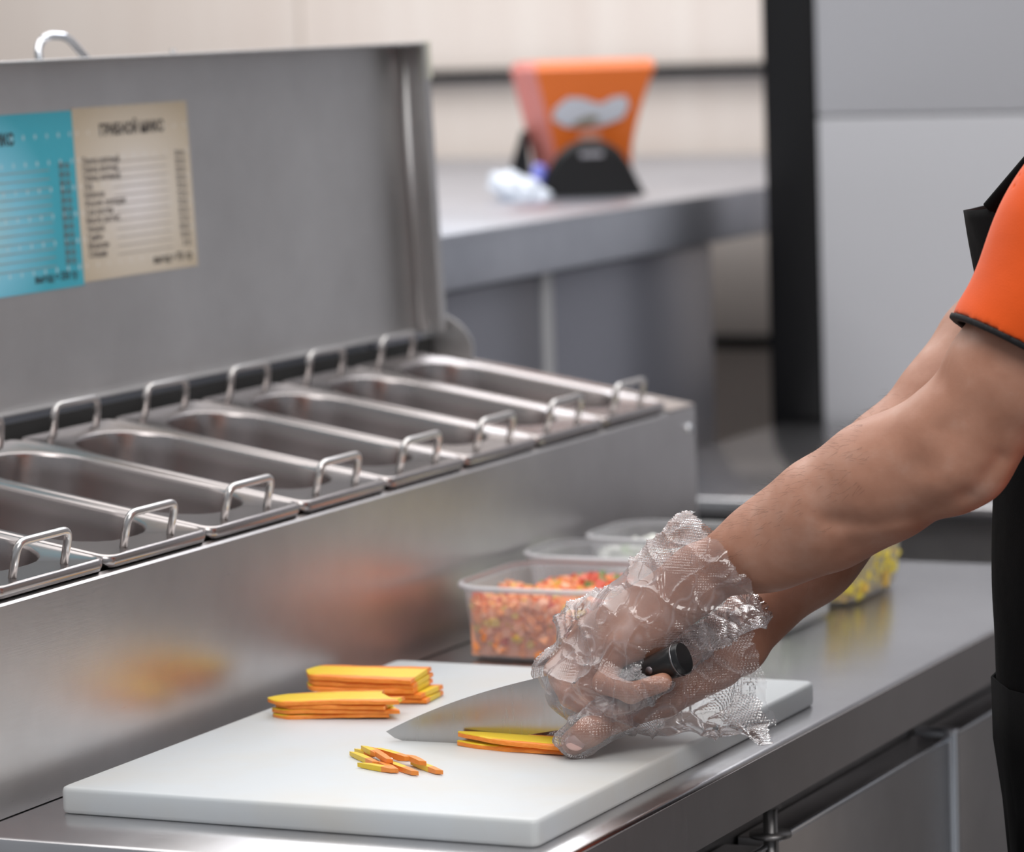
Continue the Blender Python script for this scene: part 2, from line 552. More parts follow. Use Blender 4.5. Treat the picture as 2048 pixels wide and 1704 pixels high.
# front panel as a folded profile extruded along y (outer skin, top fold and inner lip)
def extr_profile(prof, y0, y1):
    n = len(prof)
    V = [(x, y0, z) for x, z in prof]+[(x, y1, z) for x, z in prof]
    F = [tuple(range(n)), tuple(reversed(range(n, 2*n)))]+[(i, i+n, (i+1) % n+n, (i+1) % n) for i in range(n)]
    return V, F
prof = [(0, .871), (0, ZF-.002), (-.002, ZF), (-.0065, ZF+.0065*TT+.0008), (-.0065, ZF-.012), (-.004, ZF-.014), (-.004, .871)]
V, F = extr_profile(prof, HY0, HY1)
o = pu_mesh('front_panel', V, F, M['steel_front'])
prof = [(HX, .871), (HX, ZF-HX*TT), (-.352, ZF+.352*TT), (-.352, 1.0), (-.36, .99), (-.36, .871)]
V, F = extr_profile(prof, HY0, HY1)
pu_mesh('back_panel', V, F, M['steel_front'])
for y0, y1 in ((HY0, HY0+.004), (HY1-.004, HY1)):
    V, F = extr_profile([(-.0045, .871), (-.0045, ZF), (HX+.006, ZF-(HX+.006)*TT), (HX+.006, .871)], y0, y1)
    pu_mesh('end_panel', V, F, M['steel_front'])
# top deck strips at both ends beyond the pans, with a rounded outer fold
for y0, y1 in ((HY0, .052), (1.471, HY1)):
    V, F = extr_profile([(-.0005, ZF+.0005), (-.0005, ZF+.0025), (HX+.004, ZF-HX*TT+.002), (HX+.004, ZF-HX*TT)], y0, y1+.0005)
    pu_mesh('end_deck', V, F, M['steel_pan'])
# inner well floor
V, F = extr_profile([(-.006, .885), (-.006, .889), (-.355, .889), (-.355, .885)], HY0+.005, HY1-.005)
pu_mesh('well_floor', V, F, M['steel_dark'])
# rivet near the far end
V, F = tube([(-.001, 1.522, 1.022), (.004, 1.522, 1.022)], .006, 12)
pu_mesh('rivet', V, F, M['chrome'], True)
# hinge plate at the far end: quarter round plate
pts = [(-.352, 1.10), (-.285, 1.0965)]
for k in range(9):
    a = math.radians(10+80*k/8)
    pts.append((-.352+.068*math.cos(a), 1.108+.05*math.sin(a)))
pts.append((-.352, 1.158))
V, F = extr_profile(pts, 1.537, 1.541)
pu_mesh('hinge_plate', V, F, M['steel_lid'])
# rear upstand: dark folded channel between the pans and the lid
V, F = extr_profile([(-.336, 1.106), (-.336, 1.127), (-.338, 1.127), (-.338, 1.110), (-.350, 1.112), (-.350, 1.120), (-.352, 1.120), (-.352, 1.108)], HY0+.01, 1.535)
pu_mesh('rear_channel', V, F, M['gap_dark'])
V, F = extr_profile([(-.337, 1.1105), (-.337, 1.119), (-.349, 1.121), (-.349, 1.1125)], HY0+.012, 1.533)
pu_mesh('gasket', V, F, M['black_rubber'])

# lid: shallow tray standing open, tilted back 2 degrees
LT = math.radians(-2.07)
lid = empty('lid', (-.352-pu.location.x, 0-pu.location.y, 1.133-pu.location.z)); lid.parent = pu
lid.rotation_euler = (0, LT, 0)
LH = .348; LY0 = .0; LY1 = 1.53; D = .038
def lid_box(name, x0, x1, y0, y1, z0, z1, m, bev=.0015):
    bm = bmesh.new(); bx(bm, x0, x1, y0, y1, z0, z1, bev, 2)
    return from_bm(name, bm, m, lid, True)
bm = bmesh.new()
bx(bm, -.004, 0, LY0, LY1, 0, LH, .001)              # inner skin
bx(bm, -.004, D, LY0, LY1, LH-.003, LH, .001)        # top flange
bx(bm, -.004, D, LY1-.003, LY1, 0, LH, .001)         # end flange
bx(bm, D-.003, D, LY1-.014, LY1, 0, LH, .001)        # its return lip
bx(bm, -.004, D, LY0, LY0+.003, 0, LH, .001)
bx(bm, -.004, .012, LY0, LY1, 0, .003, .001)
o = from_bm('lid_shell', bm, M['steel_lid'], lid); o.name = 'lid_shell'
V, F = tube([(D*.35, LY1-.020, .004), (D*.35, LY1-.020, LH-.006)], .0045, 10)
add_mesh('corner_bead', V, F, M['steel_lid'], lid)
bm = bmesh.new(); bx(bm, D-.010, D+.0015, LY1-.006, LY1+.003, LH-.045, LH+.0008, .001)
from_bm('corner_cap', bm, mat('cap_pale', (.62, .62, .52), .5), lid)
V, F = tube(round_path([(-.012, 0.755, LH-.055), (-.03, 0.775, LH+.016), (-.03, 0.795, LH+.026), (-.028, 0.830, LH+.024), (-.024, 0.865, LH-.005), (-.018, 0.895, LH-.055)], .012, 6), .0042, 10)
add_mesh('lid_handle', V, F, M['chrome'], lid)
V, F = tube([(-.008, 1.008, LH-.01), (-.008, 1.008, LH+.006)], .003, 8)
add_mesh('lid_screw', V, F, M['steel_dark'], lid)

# ---- menu sheets on the inner face of the lid
def sheet_mat(name, stops, dots):
    m = mat(name, (.5, .5, .5), .35)
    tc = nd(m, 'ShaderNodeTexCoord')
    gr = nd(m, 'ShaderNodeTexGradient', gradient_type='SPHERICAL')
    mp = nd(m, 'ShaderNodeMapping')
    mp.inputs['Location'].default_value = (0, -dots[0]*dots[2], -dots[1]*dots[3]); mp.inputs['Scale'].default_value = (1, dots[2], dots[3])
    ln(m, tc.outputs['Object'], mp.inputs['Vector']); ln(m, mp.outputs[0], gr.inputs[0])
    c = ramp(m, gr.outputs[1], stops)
    # reflections on the dimpled sheet, put into the colour as a pale dot grid
    vo = nd(m, 'ShaderNodeTexVoronoi'); vo.inputs['Randomness'].default_value = 0
    vo.inputs['Scale'].default_value = 46
    mp2 = nd(m, 'ShaderNodeMapping'); mp2.inputs['Scale'].default_value = (0, 1, .8)
    ln(m, tc.outputs['Object'], mp2.inputs['Vector']); ln(m, mp2.outputs[0], vo.inputs['Vector'])
    dm = ramp(m, vo.outputs['Distance'], [(.05, (1, 1, 1)), (.13, (0, 0, 0))])
    nz = noise_node(m, tc.outputs['Object'], 9, 2)
    mu = nd(m, 'ShaderNodeMath', operation='MULTIPLY'); ln(m, dm, mu.inputs[0]); ln(m, nz, mu.inputs[1])
    mx = nd(m, 'ShaderNodeMix', data_type='RGBA')
    ln(m, mu.outputs[0], mx.inputs[0]); ln(m, c, mx.inputs[6]); mx.inputs[7].default_value = (.85, .85, .83, 1)
    ln(m, mx.outputs[2], P(m).inputs['Base Color'])
    return m
ink = mat('ink_black', (.035, .03, .03), .6)
inkg = mat('ink_grey', (.16, .14, .13), .6)
line_m = mat('rule_grey', (.36, .33, .30), .6)
dg = bpy.context.evaluated_depsgraph_get()
def text_vf(s, size, bold=.0):
    cu = bpy.data.curves.new('t', 'FONT'); cu.body = s; cu.size = size; cu.offset = bold
    cu.resolution_u = 3
    ob_ = bpy.data.objects.new('t', cu); col.objects.link(ob_)
    bpy.context.view_layer.update()
    me = bpy.data.meshes.new_from_object(ob_.evaluated_get(bpy.context.evaluated_depsgraph_get()))
    V = [tuple(v.co) for v in me.vertices]; F = [tuple(p.vertices) for p in me.polygons]
    bpy.data.objects.remove(ob_); bpy.data.curves.remove(cu); bpy.data.meshes.remove(me)
    return V, F
def make_sheet(name, y0, y1, z0, z1, m, title, rows, foot, label):
    """sheet lies on the lid face, local x is its outward normal"""
    root = empty(name, (0, 0, 0))
    root.location = Vector((-.352, 0, 1.133)) + Matrix.Rotation(LT, 3, 'Y') @ Vector((.0005, (y0+y1)/2, 0))
    root.rotation_euler = (0, LT, 0)
    w = y1-y0; z0 -= 1.133; z1 -= 1.133
    bm = bmesh.new(); bx(bm, 0, .0006, -w/2, w/2, z0, z1)
    from_bm('paper', bm, m, root)
    def put(nm, V, F, mt, yl, zz, right=False, center=False):
        if not V: return
        xs = [v[0] for v in V]
        off = -max(xs) if right else (-(max(xs)+min(xs))/2 if center else -min(xs))
        add_mesh(nm, [(.0009, yl+(v[0]+off), zz+v[1]) for v in V], F, mt, root, False)
    H = z1-z0
    V, F = text_vf(title, .0160, .0006)
    put('title', V, F, ink, .0, z1-.030, center=True)
    n = len(rows); top = z1-.058; bot = z0+.024
    parts_l = []; parts_q = []; rules = []
    for i, (a, q) in enumerate(rows):
        z = top-(top-bot)*i/(n-1)
        V, F = text_vf(a, .0098, .0002); 
        parts_l.append(([(v[0]-w/2+.012, v[1]+z, 0) for v in V], F))
        V, F = text_vf(q, .0088, .0003); mxx = max(v[0] for v in V)
        parts_q.append(([(v[0]-mxx+w/2-.012, v[1]+z, 0) for v in V], F))
        rules.append(([(-w/2+.07, z-.0006, 0), (w/2-.05, z-.0006, 0), (w/2-.05, z+.0002, 0), (-w/2+.07, z+.0002, 0)], [(0, 1, 2, 3)]))
    for nm, pp, mt in (('row_text', parts_l, inkg), ('quantity_text', parts_q, inkg), ('rule_lines', rules, line_m)):
        V, F = join_vf(pp)
        add_mesh(nm, [(.0009, v[0], v[1]) for v in V], F, mt, root, False)
    V, F = text_vf(foot, .0115, .0003)
    put('total_text', V, F, ink, w/2-.012, z0+.009, right=True)
    tag(root, label, 'menu sheet')
    return root
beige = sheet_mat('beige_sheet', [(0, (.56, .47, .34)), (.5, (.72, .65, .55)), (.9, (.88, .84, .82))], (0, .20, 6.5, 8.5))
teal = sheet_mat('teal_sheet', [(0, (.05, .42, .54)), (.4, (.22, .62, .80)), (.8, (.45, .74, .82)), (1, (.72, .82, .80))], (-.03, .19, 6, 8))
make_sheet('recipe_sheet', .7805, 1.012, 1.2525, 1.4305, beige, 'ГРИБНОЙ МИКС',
           [('Перец красный', '20 гр'), ('Перец желтый', '20 гр'), ('Перец зеленый', '20 гр'), ('Лук', '50 гр'), ('Кабачок', '70 гр'), ('Фасоль молодая', '75 гр'),
            ('Соя ростки', '70 гр'), ('Масло растит.', '25 гр'), ('Чеснок', '15 гр'), ('Грибы', '50 гр'), ('Морковь', '10 гр'), ('Специи', '5 гр')],
           'выход = 751 гр', 'beige printed recipe sheet taped inside the open steel lid')
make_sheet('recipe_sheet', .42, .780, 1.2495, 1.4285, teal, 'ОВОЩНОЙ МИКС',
           [('Перец красный', '50 гр'), ('Перец желтый', '50 гр'), ('Перец зеленый', '50 гр'), ('Лук', '50 гр'), ('Кабачок', '30 гр'), ('Фасоль молодая', '50 гр'),
            ('Капуста', '50 гр'), ('Масло растительное', '50 гр'), ('Чеснок', '50 гр'), ('Соль', '30 гр'), ('Морковь', '30 гр'), ('Специи', '20 гр')],
           'выход = 350 гр', 'turquoise printed recipe sheet at the left edge of the open steel lid')

# ---- the pans
def make_pan():
    root = empty('food_pan', (0, 0, 0))
    W = .325; Dp = .1735
    ir = .066
    prof = [  # (inset from outer, z, corner radius, inner?)  outer lip going up, over and down into the bowl
        (0.0009, -.0085, .012), (0, -.0045, .012), (.0004, -.0008, .012), (.002, .0010, .011), (.004, .0008, .010), (.0055, 0, .009)]
    rings = [rrect(W-2*i, Dp-2*i, r, z) for i, z, r in prof]
    # flange to opening: long sides narrow, ends wide
    LW = .264; LD = .153
    for t, z, r in ((0, .0002, ir), (-.0012, -.0008, ir-.001), (-.0019, -.003, ir-.002), (-.0035, -.02, ir-.004), (-.012, -.085, ir-.010), (-.016, -.094, ir-.016), (-.024, -.099, ir-.022), (-.04, -.100, ir-.04)):
        rings.append(rrect(LW+2*t, LD+2*t, r, z))
    V, F = loft(rings, True, False, True)
    F = [tuple(reversed(f)) for f in F]
    o = add_mesh('pan_body', V, F, M['steel_pan'], root)
    sol = o.modifiers.new('thickness', 'SOLIDIFY'); sol.thickness = .0008; sol.offset = -1
    for s in (-1, 1):
        x = s*(W/2-.0145)
        V, F = tube(round_path([(x, -.040, -.001), (x+s*.002, -.040, .031), (x+s*.002, .040, .031), (x, .040, -.001)], .011, 6), .0036, 12)
        h = add_mesh('handle', V, F, M['steel_wire'], root)
    tag(root, 'x', 'food pan', 'steel food pans in the topping unit')
    return root
pan0 = make_pan()
ordn = ['nearest the camera, cut by frame edge', 'second nearest the camera', 'third from the near end', 'fourth from the near end',
        'fourth from the far end', 'third from the far end', 'second from the far end', 'farthest, beside the lid corner']
for i in range(8):
    p = pan0 if i == 0 else copy_tree(pan0)
    yc = .057+.0882+.1764*i
    cx = -.1625*math.cos(TH)-.002
    p.location = (cx, yc, 1.0568+.1625*math.sin(TH)+.0015)
    p.rotation_euler = (0, TH, 0)
    p['label'] = 'empty steel food pan with wire handles, ' + ordn[i]

# ================================================================ CUTTING BOARD
m_bd = mat('white_polyethylene', (.80, .82, .83), .42, 0, .4, Subsurface_Weight=.25, Subsurface_Scale=.01)
P(m_bd).inputs['Subsurface Radius'].default_value = (1, 1, 1)
v = coords(m_bd); nb = noise_node(m_bd, v, 6, 4, .6)
ln(m_bd, ramp(m_bd, nb, [(.40, (.615, .65, .675)), (.62, (.62, .625, .61)), (.75, (.61, .59, .55))]), P(m_bd).inputs['Base Color'])
nb2 = noise_node(m_bd, coords(m_bd, (1, 3, 1)), 220, 2)
ln(m_bd, bump(m_bd, nb2, .12, .0004), P(m_bd).inputs['Normal'])
bw, bd_ = .4325, .610
rings = [rrect(bw-2*i, bd_-2*i, max(.002, .007-i*.3), z, seg=5) for i, z in ((.003, 0), (.0008, .0012), (0, .004), (0, .0185), (.0008, .0213), (.003, .0225))]
V, F = loft(rings, True, True, True)
bo = add_mesh('cutting_board', V, F, m_bd); autosmooth(bo, 50)
bo.location = (.0334+bw/2, .0845+bd_/2, .8702)
tag(bo, 'thick white plastic cutting board on the steel counter', 'cutting board')
ZB = .8927

# ================================================================ FOOD
def carrot_mat(name, core, rim, amp=.5, ax=1, half=.016):
    m = mat(name, core, .38, 0, .5, Subsurface_Weight=.15, Subsurface_Scale=.004)
    tc = nd(m, 'ShaderNodeTexCoord'); sp = nd(m, 'ShaderNodeSeparateXYZ'); ln(m, tc.outputs['Object'], sp.inputs[0])
    ab = nd(m, 'ShaderNodeMath', operation='ABSOLUTE'); ln(m, sp.outputs[ax], ab.inputs[0])
    n = noise_node(m, coords(m, (6, 60, 30)), 9, 3)
    ad = nd(m, 'ShaderNodeMath', operation='MULTIPLY_ADD'); ln(m, n, ad.inputs[0]); ad.inputs[1].default_value = .008; ln(m, ab.outputs[0], ad.inputs[2])
    mr = nd(m, 'ShaderNodeMapRange'); mr.inputs['From Min'].default_value = half*.74+.004; mr.inputs['From Max'].default_value = half*.90+.004
    ln(m, ad.outputs[0], mr.inputs[0])
    mx = nd(m, 'ShaderNodeMix', data_type='RGBA'); ln(m, mr.outputs[0], mx.inputs[0])
    mx.inputs[6].default_value = (*core, 1); mx.inputs[7].default_value = (*rim, 1)
    ln(m, mx.outputs[2], P(m).inputs['Base Color'])
    n2 = noise_node(m, coords(m, (10, 120, 120)), 8, 3)
    ln(m, bump(m, n2, .4, .0006), P(m).inputs['Normal'])
    return m
YEL = (.86, .60, .03); ORG = (.92, .27, .03)
m_car = carrot_mat('carrot_flesh', YEL, ORG)
m_rim = mat('carrot_edge', ORG, .42, 0, .5, Subsurface_Weight=.15, Subsurface_Scale=.004)
nr = noise_node(m_rim, coords(m_rim, (30, 30, 300)), 6, 3)
ln(m_rim, ramp(m_rim, nr, [(.3, (.80, .20, .02)), (.7, (.95, .34, .05))]), P(m_rim).inputs['Base Color'])
def slab(L, w0, w1, th, seed, tip=.0, bend=.0, cut=0., flip=1):
    """long carrot slice: x along length, y across, rounded rim, slight waviness; wide end at +x"""
    r = random.Random(seed)
    n = 26; N = 8
    xs = [-L/2+L*i/n for i in range(n+1)]
    V = []; F = []
    ph = r.random()*6
    for i, x in enumerate(xs):
        t = i/n
        w = (w0+(w1-w0)*t)/2
        if tip: w *= min(1, (t/tip))**.6 if t < tip else 1
        w = max(w, .0012)
        zb = bend*math.sin(math.pi*t)+.0004*math.sin(ph+5*t)
        wob = .0006*math.sin(ph+9*t)+.0004*math.sin(ph*2+23*t)
        ring = []
        prof = [(-1, -.5), (-.97, .3), (-.9, .5), (-.4, .52), (.4, .52), (.9, .5), (.97, .3), (1, -.5), (.5, -.52), (-.5, -.52)]
        for a, b in prof:
            xo = x
            if i == n: xo = x + cut*a*w
            ring.append((xo, a*w+wob, zb+b*th))
        V += ring
    m_ = 10
    fm = []
    for i in range(n):
        for j in range(m_):
            F.append((i*m_+j, (i+1)*m_+j, (i+1)*m_+(j+1) % m_, i*m_+(j+1) % m_))
            fm.append(1 if j in (0, 6) or j == 1 and r.random() < .0 else 0)
    F.append(tuple(range(m_))); fm.append(0)
    F.append(tuple(n*m_+j for j in reversed(range(m_)))); fm.append(0)
    return V, F, fm
def put_slice(seed, L, w0, w1, th, loc, rz, tip=0, bend=0, label='', group='', ry=0, cut=0., rx=0):
    V, F, fm = slab(L, w0, w1, th, seed, tip, bend, cut)
    o = add_mesh('carrot_slice', V, F, None, None, True, [m_car, m_rim], fm)
    autosmooth(o, 50)
    o.location = loc; o.rotation_euler = (rx, ry, rz)
    tag(o, label, 'carrot slice', group)
    return o
# far stack: six slices
A0 = Vector((0.0492, 0.4696, 0.8927)); A1 = Vector((0.1590, 0.4874, 0.8927))
dv = A1-A0; ang = math.atan2(dv.y, dv.x); Lf = dv.length
th = .0042
offs = [(.012, -.001), (.008, .002), (.001, -.001), (.0005, .001), (-.002, 0)]
names = ['bottom of the far carrot stack, sticking out to the right', 'second from the bottom of the far carrot stack', 'middle slice of the far carrot stack',
         'second from the top of the far carrot stack', 'top of the far carrot stack, broad yellow face up']
for i in range(5):
    c = (A0+A1)/2
    c = c+Vector((math.cos(ang), math.sin(ang), 0))*offs[i][0]*.5+Vector((-math.sin(ang), math.cos(ang), 0))*(.0225+offs[i][1])
    put_slice(10+i, Lf*(.80 if i < 2 else 1.0)+(.0 if i < 2 else 0), .036, .045, th, (c.x+(.015 if i < 2 else 0), c.y+(.004 if i < 2 else 0), ZB+th*(.52+i*1.10)+.0005+.0225*math.sin(math.radians(1.6*i))), ang+math.radians([4, -3, 1, 0, -1][i]),
              .10, 0, 'yellow and orange carrot slice, '+names[i], 'carrot slices in the far stack', 0, .12, math.radians(1.6*i))
# near stack: four slices
A0 = Vector((0.0589, 0.3864, 0.8927)); A1 = Vector((0.1664, 0.4165, 0.8927))
dv = A1-A0; ang = math.atan2(dv.y, dv.x); Lf = dv.length
th = .0036
names = ['bottom of the middle carrot stack', 'second from the bottom of the middle carrot stack', 'second from the top of the middle carrot stack', 'top of the middle carrot stack, pointed at its left end']
for i in range(4):
    c = (A0+A1)/2 + Vector((math.cos(ang), math.sin(ang), 0))*(-.002+[.001, .003, .006, -.0015][i])*1.0+Vector((-math.sin(ang), math.cos(ang), 0))*(.019)
    put_slice(30+i, Lf*[.92, .97, .98, .96][i], .028, .038, th, (c.x, c.y, ZB+th*(.52+i*1.12)+.0004+.018*math.sin(math.radians(1.6*i))), ang+math.radians([3, 1.5, -1, 0][i]), .16, .0006,
              'yellow and orange carrot slice, '+names[i], 'carrot slices in the middle stack', math.radians(-1.0), [-.3, -.6, .3, -.9][i], math.radians(1.6*i))
# slices being cut, under the knife
A0 = Vector((0.2779, 0.3128, 0.8945)); A1 = Vector((0.3819, 0.3149, 0.8927))
dv = A1-A0; dv.z = 0; ang = math.atan2(dv.y, dv.x); Lf = dv.length
th = .0042
for i in range(3):
    c = (A0+A1)/2+Vector((-math.sin(ang), math.cos(ang), 0))*[.019, .018, .0165][i]
    names = ['lower carrot slice being cut, held under the thumb', 'upper carrot slice being cut, its left tip lifted against the blade', 'thin carrot slice between the two being cut']
    if i == 2: continue
    put_slice(50+i, Lf*[.99, 1.0][i], .026, .038, th, (c.x, c.y, ZB+th*(.52+i*1.10)+.0003+(.0012 if i else 0)), ang+math.radians([1.5, -2.2][i]), .5, .0, names[i],
              'carrot slices under the knife', math.radians([0, 1.1][i]), -.1)
# julienne sticks
sticks = [(706,1509,752,1529,0,0), (716,1503,740,1512,1,0), (723,1531,789,1543,0,0), (741,1509,780,1534,2,1), (755,1511,817,1529,3,0), (768,1525,830,1548,3,0),
          (794,1516,825,1518,2,1), (817,1525,846,1538,2,0), (828,1527,879,1546,2,0), (765,1529,790,1543,2,0), (729,1507,756,1521,0,1)]
st_mats = [mat('stick_yellow', (.88, .60, .03), .4), mat('stick_orange', (.93, .30, .05), .4)]
SP = [(0.2123, 0.2633, 0.8945), (0.2506, 0.2315, 0.8945), (0.2105, 0.2758, 0.8945), (0.2302, 0.2619, 0.8945), (0.2407, 0.2244, 0.8945), (0.2787, 0.2104, 0.8945), (0.2268, 0.2675, 0.8945), (0.2667, 0.2257, 0.8945),
      (0.2345, 0.2654, 0.8945), (0.2770, 0.2392, 0.8945), (0.2533, 0.2408, 0.8945), (0.2997, 0.2063, 0.8945), (0.2554, 0.2606, 0.8945), (0.2700, 0.2606, 0.8945), (0.2733, 0.2466, 0.8945), (0.2971, 0.2262, 0.8945),
      (0.2797, 0.2442, 0.8945), (0.3175, 0.2156, 0.8945), (0.2547, 0.2327, 0.8945), (0.2791, 0.2106, 0.8945), (0.2199, 0.2698, 0.8945), (0.2446, 0.2468, 0.8945)]
sname = ['leftmost of the cut sticks, yellow with an orange end', 'short stick at the upper left of the little pile', 'lowest stick at the left of the pile', 'orange stick lying across the others',
         'long yellow topped stick in the middle', 'long stick whose right end points to the camera', 'short orange stick at the top of the pile', 'broad orange stick right of the middle',
         'rightmost of the cut sticks, orange', 'short orange stick under the crossing one', 'pale stick behind the leftmost one']
lv = [0, 0, 0, 1, 1, 0, 0, 1, 0, 0, 1]
for i in range(11):
    a = Vector(SP[2*i]); b = Vector(SP[2*i+1])
    d = b-a; L = d.length; an = math.atan2(d.y, d.x)
    hw = .0027; hh = .0022
    r = random.Random(i)
    V = []
    for x in (-L/2, -L/6, L/6, L/2):
        s = .75 if abs(x) > L/2.1 else 1
        for (yy, zz) in ((-1, -1), (1, -1), (1, 1), (-1, 1)):
            V.append((x+(yy*.0028 if abs(x) > L/2.1 else 0), yy*hw*s, zz*hh*(.8 if s < 1 else 1)))
    F = [(3, 2, 1, 0), (12, 13, 14, 15)]
    fm = [0, 1]
    for k in range(3):
        for j in range(4):
            F.append((k*4+j, k*4+(j+1) % 4, (k+1)*4+(j+1) % 4, (k+1)*4+j))
            fm.append(1 if (j in (0, 1) and i in (3, 6, 7, 8, 9)) or (k == 2) or (j == 3 and i in (4, 5, 3, 7)) else (1 if i in (3, 6, 7, 9) else 0))
    o = add_mesh('carrot_stick', V, F, None, None, False, st_mats, fm)
    o.location = ((a.x+b.x)/2, (a.y+b.y)/2, ZB+hh+.0003+lv[i]*.0042); o.rotation_euler = (0, 0, an)
    tag(o, 'julienned carrot stick, '+sname[i], 'carrot stick', 'julienned carrot sticks on the board')

# ================================================================ CONTAINERS
m_pl = bpy.data.materials.new('milky_plastic'); m_pl.use_nodes = True
nt = m_pl.node_tree; pb = nt.nodes['Principled BSDF']; out = nt.nodes['Material Output']
pb.inputs['Base Color'].default_value = (.82, .82, .84, 1); pb.inputs['Roughness'].default_value = .28
tr = nt.nodes.new('ShaderNodeBsdfTransparent'); tr.inputs[0].default_value = (.93, .93, .95, 1)
mxs = nt.nodes.new('ShaderNodeMixShader'); lw = nt.nodes.new('ShaderNodeLayerWeight'); lw.inputs[0].default_value = .35
mrr = nt.nodes.new('ShaderNodeMapRange'); mrr.inputs['To Min'].default_value = .17; mrr.inputs['To Max'].default_value = .60
nt.links.new(lw.outputs['Facing'], mrr.inputs[0]); nt.links.new(mrr.outputs[0], mxs.inputs[0])
nt.links.new(tr.outputs[0], mxs.inputs[1]); nt.links.new(pb.outputs[0], mxs.inputs[2]); nt.links.new(mxs.outputs[0], out.inputs[0])
def container(x0, x1, y0, y1, h, label, taper=.012):
    root = empty('food_container', ((x0+x1)/2, (y0+y1)/2, .8702))
    w = x1-x0; d = y1-y0
    lv_ = [(taper+.012, 0, .022), (taper+.004, .0015, .028), (taper, .007, .032), (.004, h-.006, .040), (.0035, h-.005, .040), (0, h-.004, .042), (0, h, .042), (.003, h+.0004, .040)]
    rings = [rrect(w-2*i, d-2*i, r, z) for i, z, r in lv_]
    inner = [(.0045, h-.001, .038), (taper+.0015, .008, .030), (taper+.013, .0022, .021)]
    V, F = loft(rings, True, True, False)
    add_mesh('tub_body', V, F, m_pl, root)
    rr = [rrect(w-2*i, d-2*i, .042, z) for i, z in ((-.0004, h-.0045), (-.0012, h-.003), (-.0012, h-.0005), (-.0002, h+.001), (.0025, h+.001))]
    V, F = loft(rr, True)
    add_mesh('rim', V, F, mat('rim_plastic', (.70, .69, .72), .3, 0, .5, Alpha=.8), root)
    tag(root, label, 'container', 'translucent food tubs')
    return root
def cubes(name, x0, x1, y0, y1, z0, ztop, size, n, mats, probs, label, cat, seed, stick=1.0, heap=0.0, rr=.03):
    r = random.Random(seed); V = []; F = []; fm = []
    nx, ny = 14, 14          # lumpy inner mass so that no gap shows between the pieces
    for a in range(nx+1):
        for b in range(ny+1):
            x = x0+.005+(x1-x0-.010)*a/nx; y = y0+.005+(y1-y0-.010)*b/ny
            V.append((x, y, ztop(x, y)-size*.9)); 
    for a in range(nx):
        for b in range(ny):
            F.append((a*(ny+1)+b, (a+1)*(ny+1)+b, (a+1)*(ny+1)+b+1, a*(ny+1)+b+1)); fm.append(0)
    peri = [(a, 0) for a in range(nx)]+[(nx, b) for b in range(ny)]+[(a, ny) for a in range(nx, 0, -1)]+[(0, b) for b in range(ny, 0, -1)]
    o = len(V)
    for a, b in peri:
        p = V[a*(ny+1)+b]; V.append((p[0], p[1], z0+.001))
    for i, (a, b) in enumerate(peri):
        a2, b2 = peri[(i+1) % len(peri)]
        F.append((a2*(ny+1)+b2, a*(ny+1)+b, o+i, o+(i+1) % len(peri))); fm.append(1 if len(mats) > 1 else 0)
    for _ in range(n):
        while True:
            x = r.uniform(x0, x1); y = r.uniform(y0, y1)
            ex = max(0, max(x0+rr-x, x-(x1-rr))); ey = max(0, max(y0+rr-y, y-(y1-rr)))
            if math.hypot(ex, ey) < rr: break
        zt = ztop(x, y)
        z = z0+size*.5+(zt-z0-size*.5)*r.random()**.75
        R = Matrix.Rotation(r.uniform(0, 6.28), 3, 'Z')@Matrix.Rotation(r.uniform(-.7, .7), 3, 'X')@Matrix.Rotation(r.uniform(-.7, .7), 3, 'Y')
        s = size*r.uniform(.75, 1.2)/2
        k = r.random(); acc = 0; mi = 0
        for q, pq in enumerate(probs):
            acc += pq
            if k < acc: mi = q; break
        o = len(V)
        for sx in (-1, 1):
            for sy in (-1, 1):
                for sz in (-1, 1):
                    p = R@Vector((sx*s*stick, sy*s, sz*s*.85))
                    V.append((p.x+x, p.y+y, max(z0, p.z+z)))
        for f in ((0, 1, 3, 2), (4, 6, 7, 5), (0, 4, 5, 1), (2, 3, 7, 6), (0, 2, 6, 4), (1, 5, 7, 3)):
            F.append(tuple(o+i for i in f)); fm.append(mi)
    ob_ = add_mesh(name, V, F, None, None, False, mats, fm)
    tag(ob_, label, cat, None, 'stuff')
    return ob_
c_or = mat('dice_orange', (.95, .34, .11), .45); c_rd = mat('dice_red', (.70, .12, .07), .4); c_yl = mat('dice_yellow', (.82, .55, .12), .45)
c_pk = mat('dice_salmon', (.95, .46, .28), .45); c_gn = mat('dice_green', (.20, .30, .10), .45)
c_wh = mat('dice_white', (.80, .82, .76), .5); c_pg = mat('dice_pale_green', (.62, .72, .55), .5); c_yy = mat('dice_bright_yellow', (.95, .78, .12), .45)
container(.030, .205, .812, .995, .076, 'translucent plastic tub full of diced carrot next to the cutting board')
cubes('diced_carrot', .0435, .191, .8255, .981, .8735, lambda x, y: .929-.06*max(0,y-.93)+.006*math.sin(x*70)+.004*math.sin(y*90), .0078, 4200, [c_or, c_pk, c_rd, c_yl], (.38, .36, .10, .16),
      'orange diced carrot filling the nearest translucent tub', 'diced carrot', 3)
cubes('diced_pepper', .07, .186, .925, .975, .922, lambda x, y: .931+.004*math.sin(x*60), .010, 240, [c_rd, c_gn, c_or], (.62, .2, .18),
      'dark red and green diced pepper at the back of the carrot tub', 'diced pepper', 4)
container(.012, .190, 1.006, 1.130, .078, 'empty looking translucent tub between the carrot tub and the white one')
cubes('sliced_onion', .03, .172, 1.016, 1.112, .8735, lambda x, y: .905, .009, 500, [c_pg, c_wh], (.4, .6), 'pale chopped onion low in the middle translucent tub', 'chopped onion', 5)
container(.024, .200, 1.140, 1.285, .078, 'large translucent tub of white pieces against the topping unit')
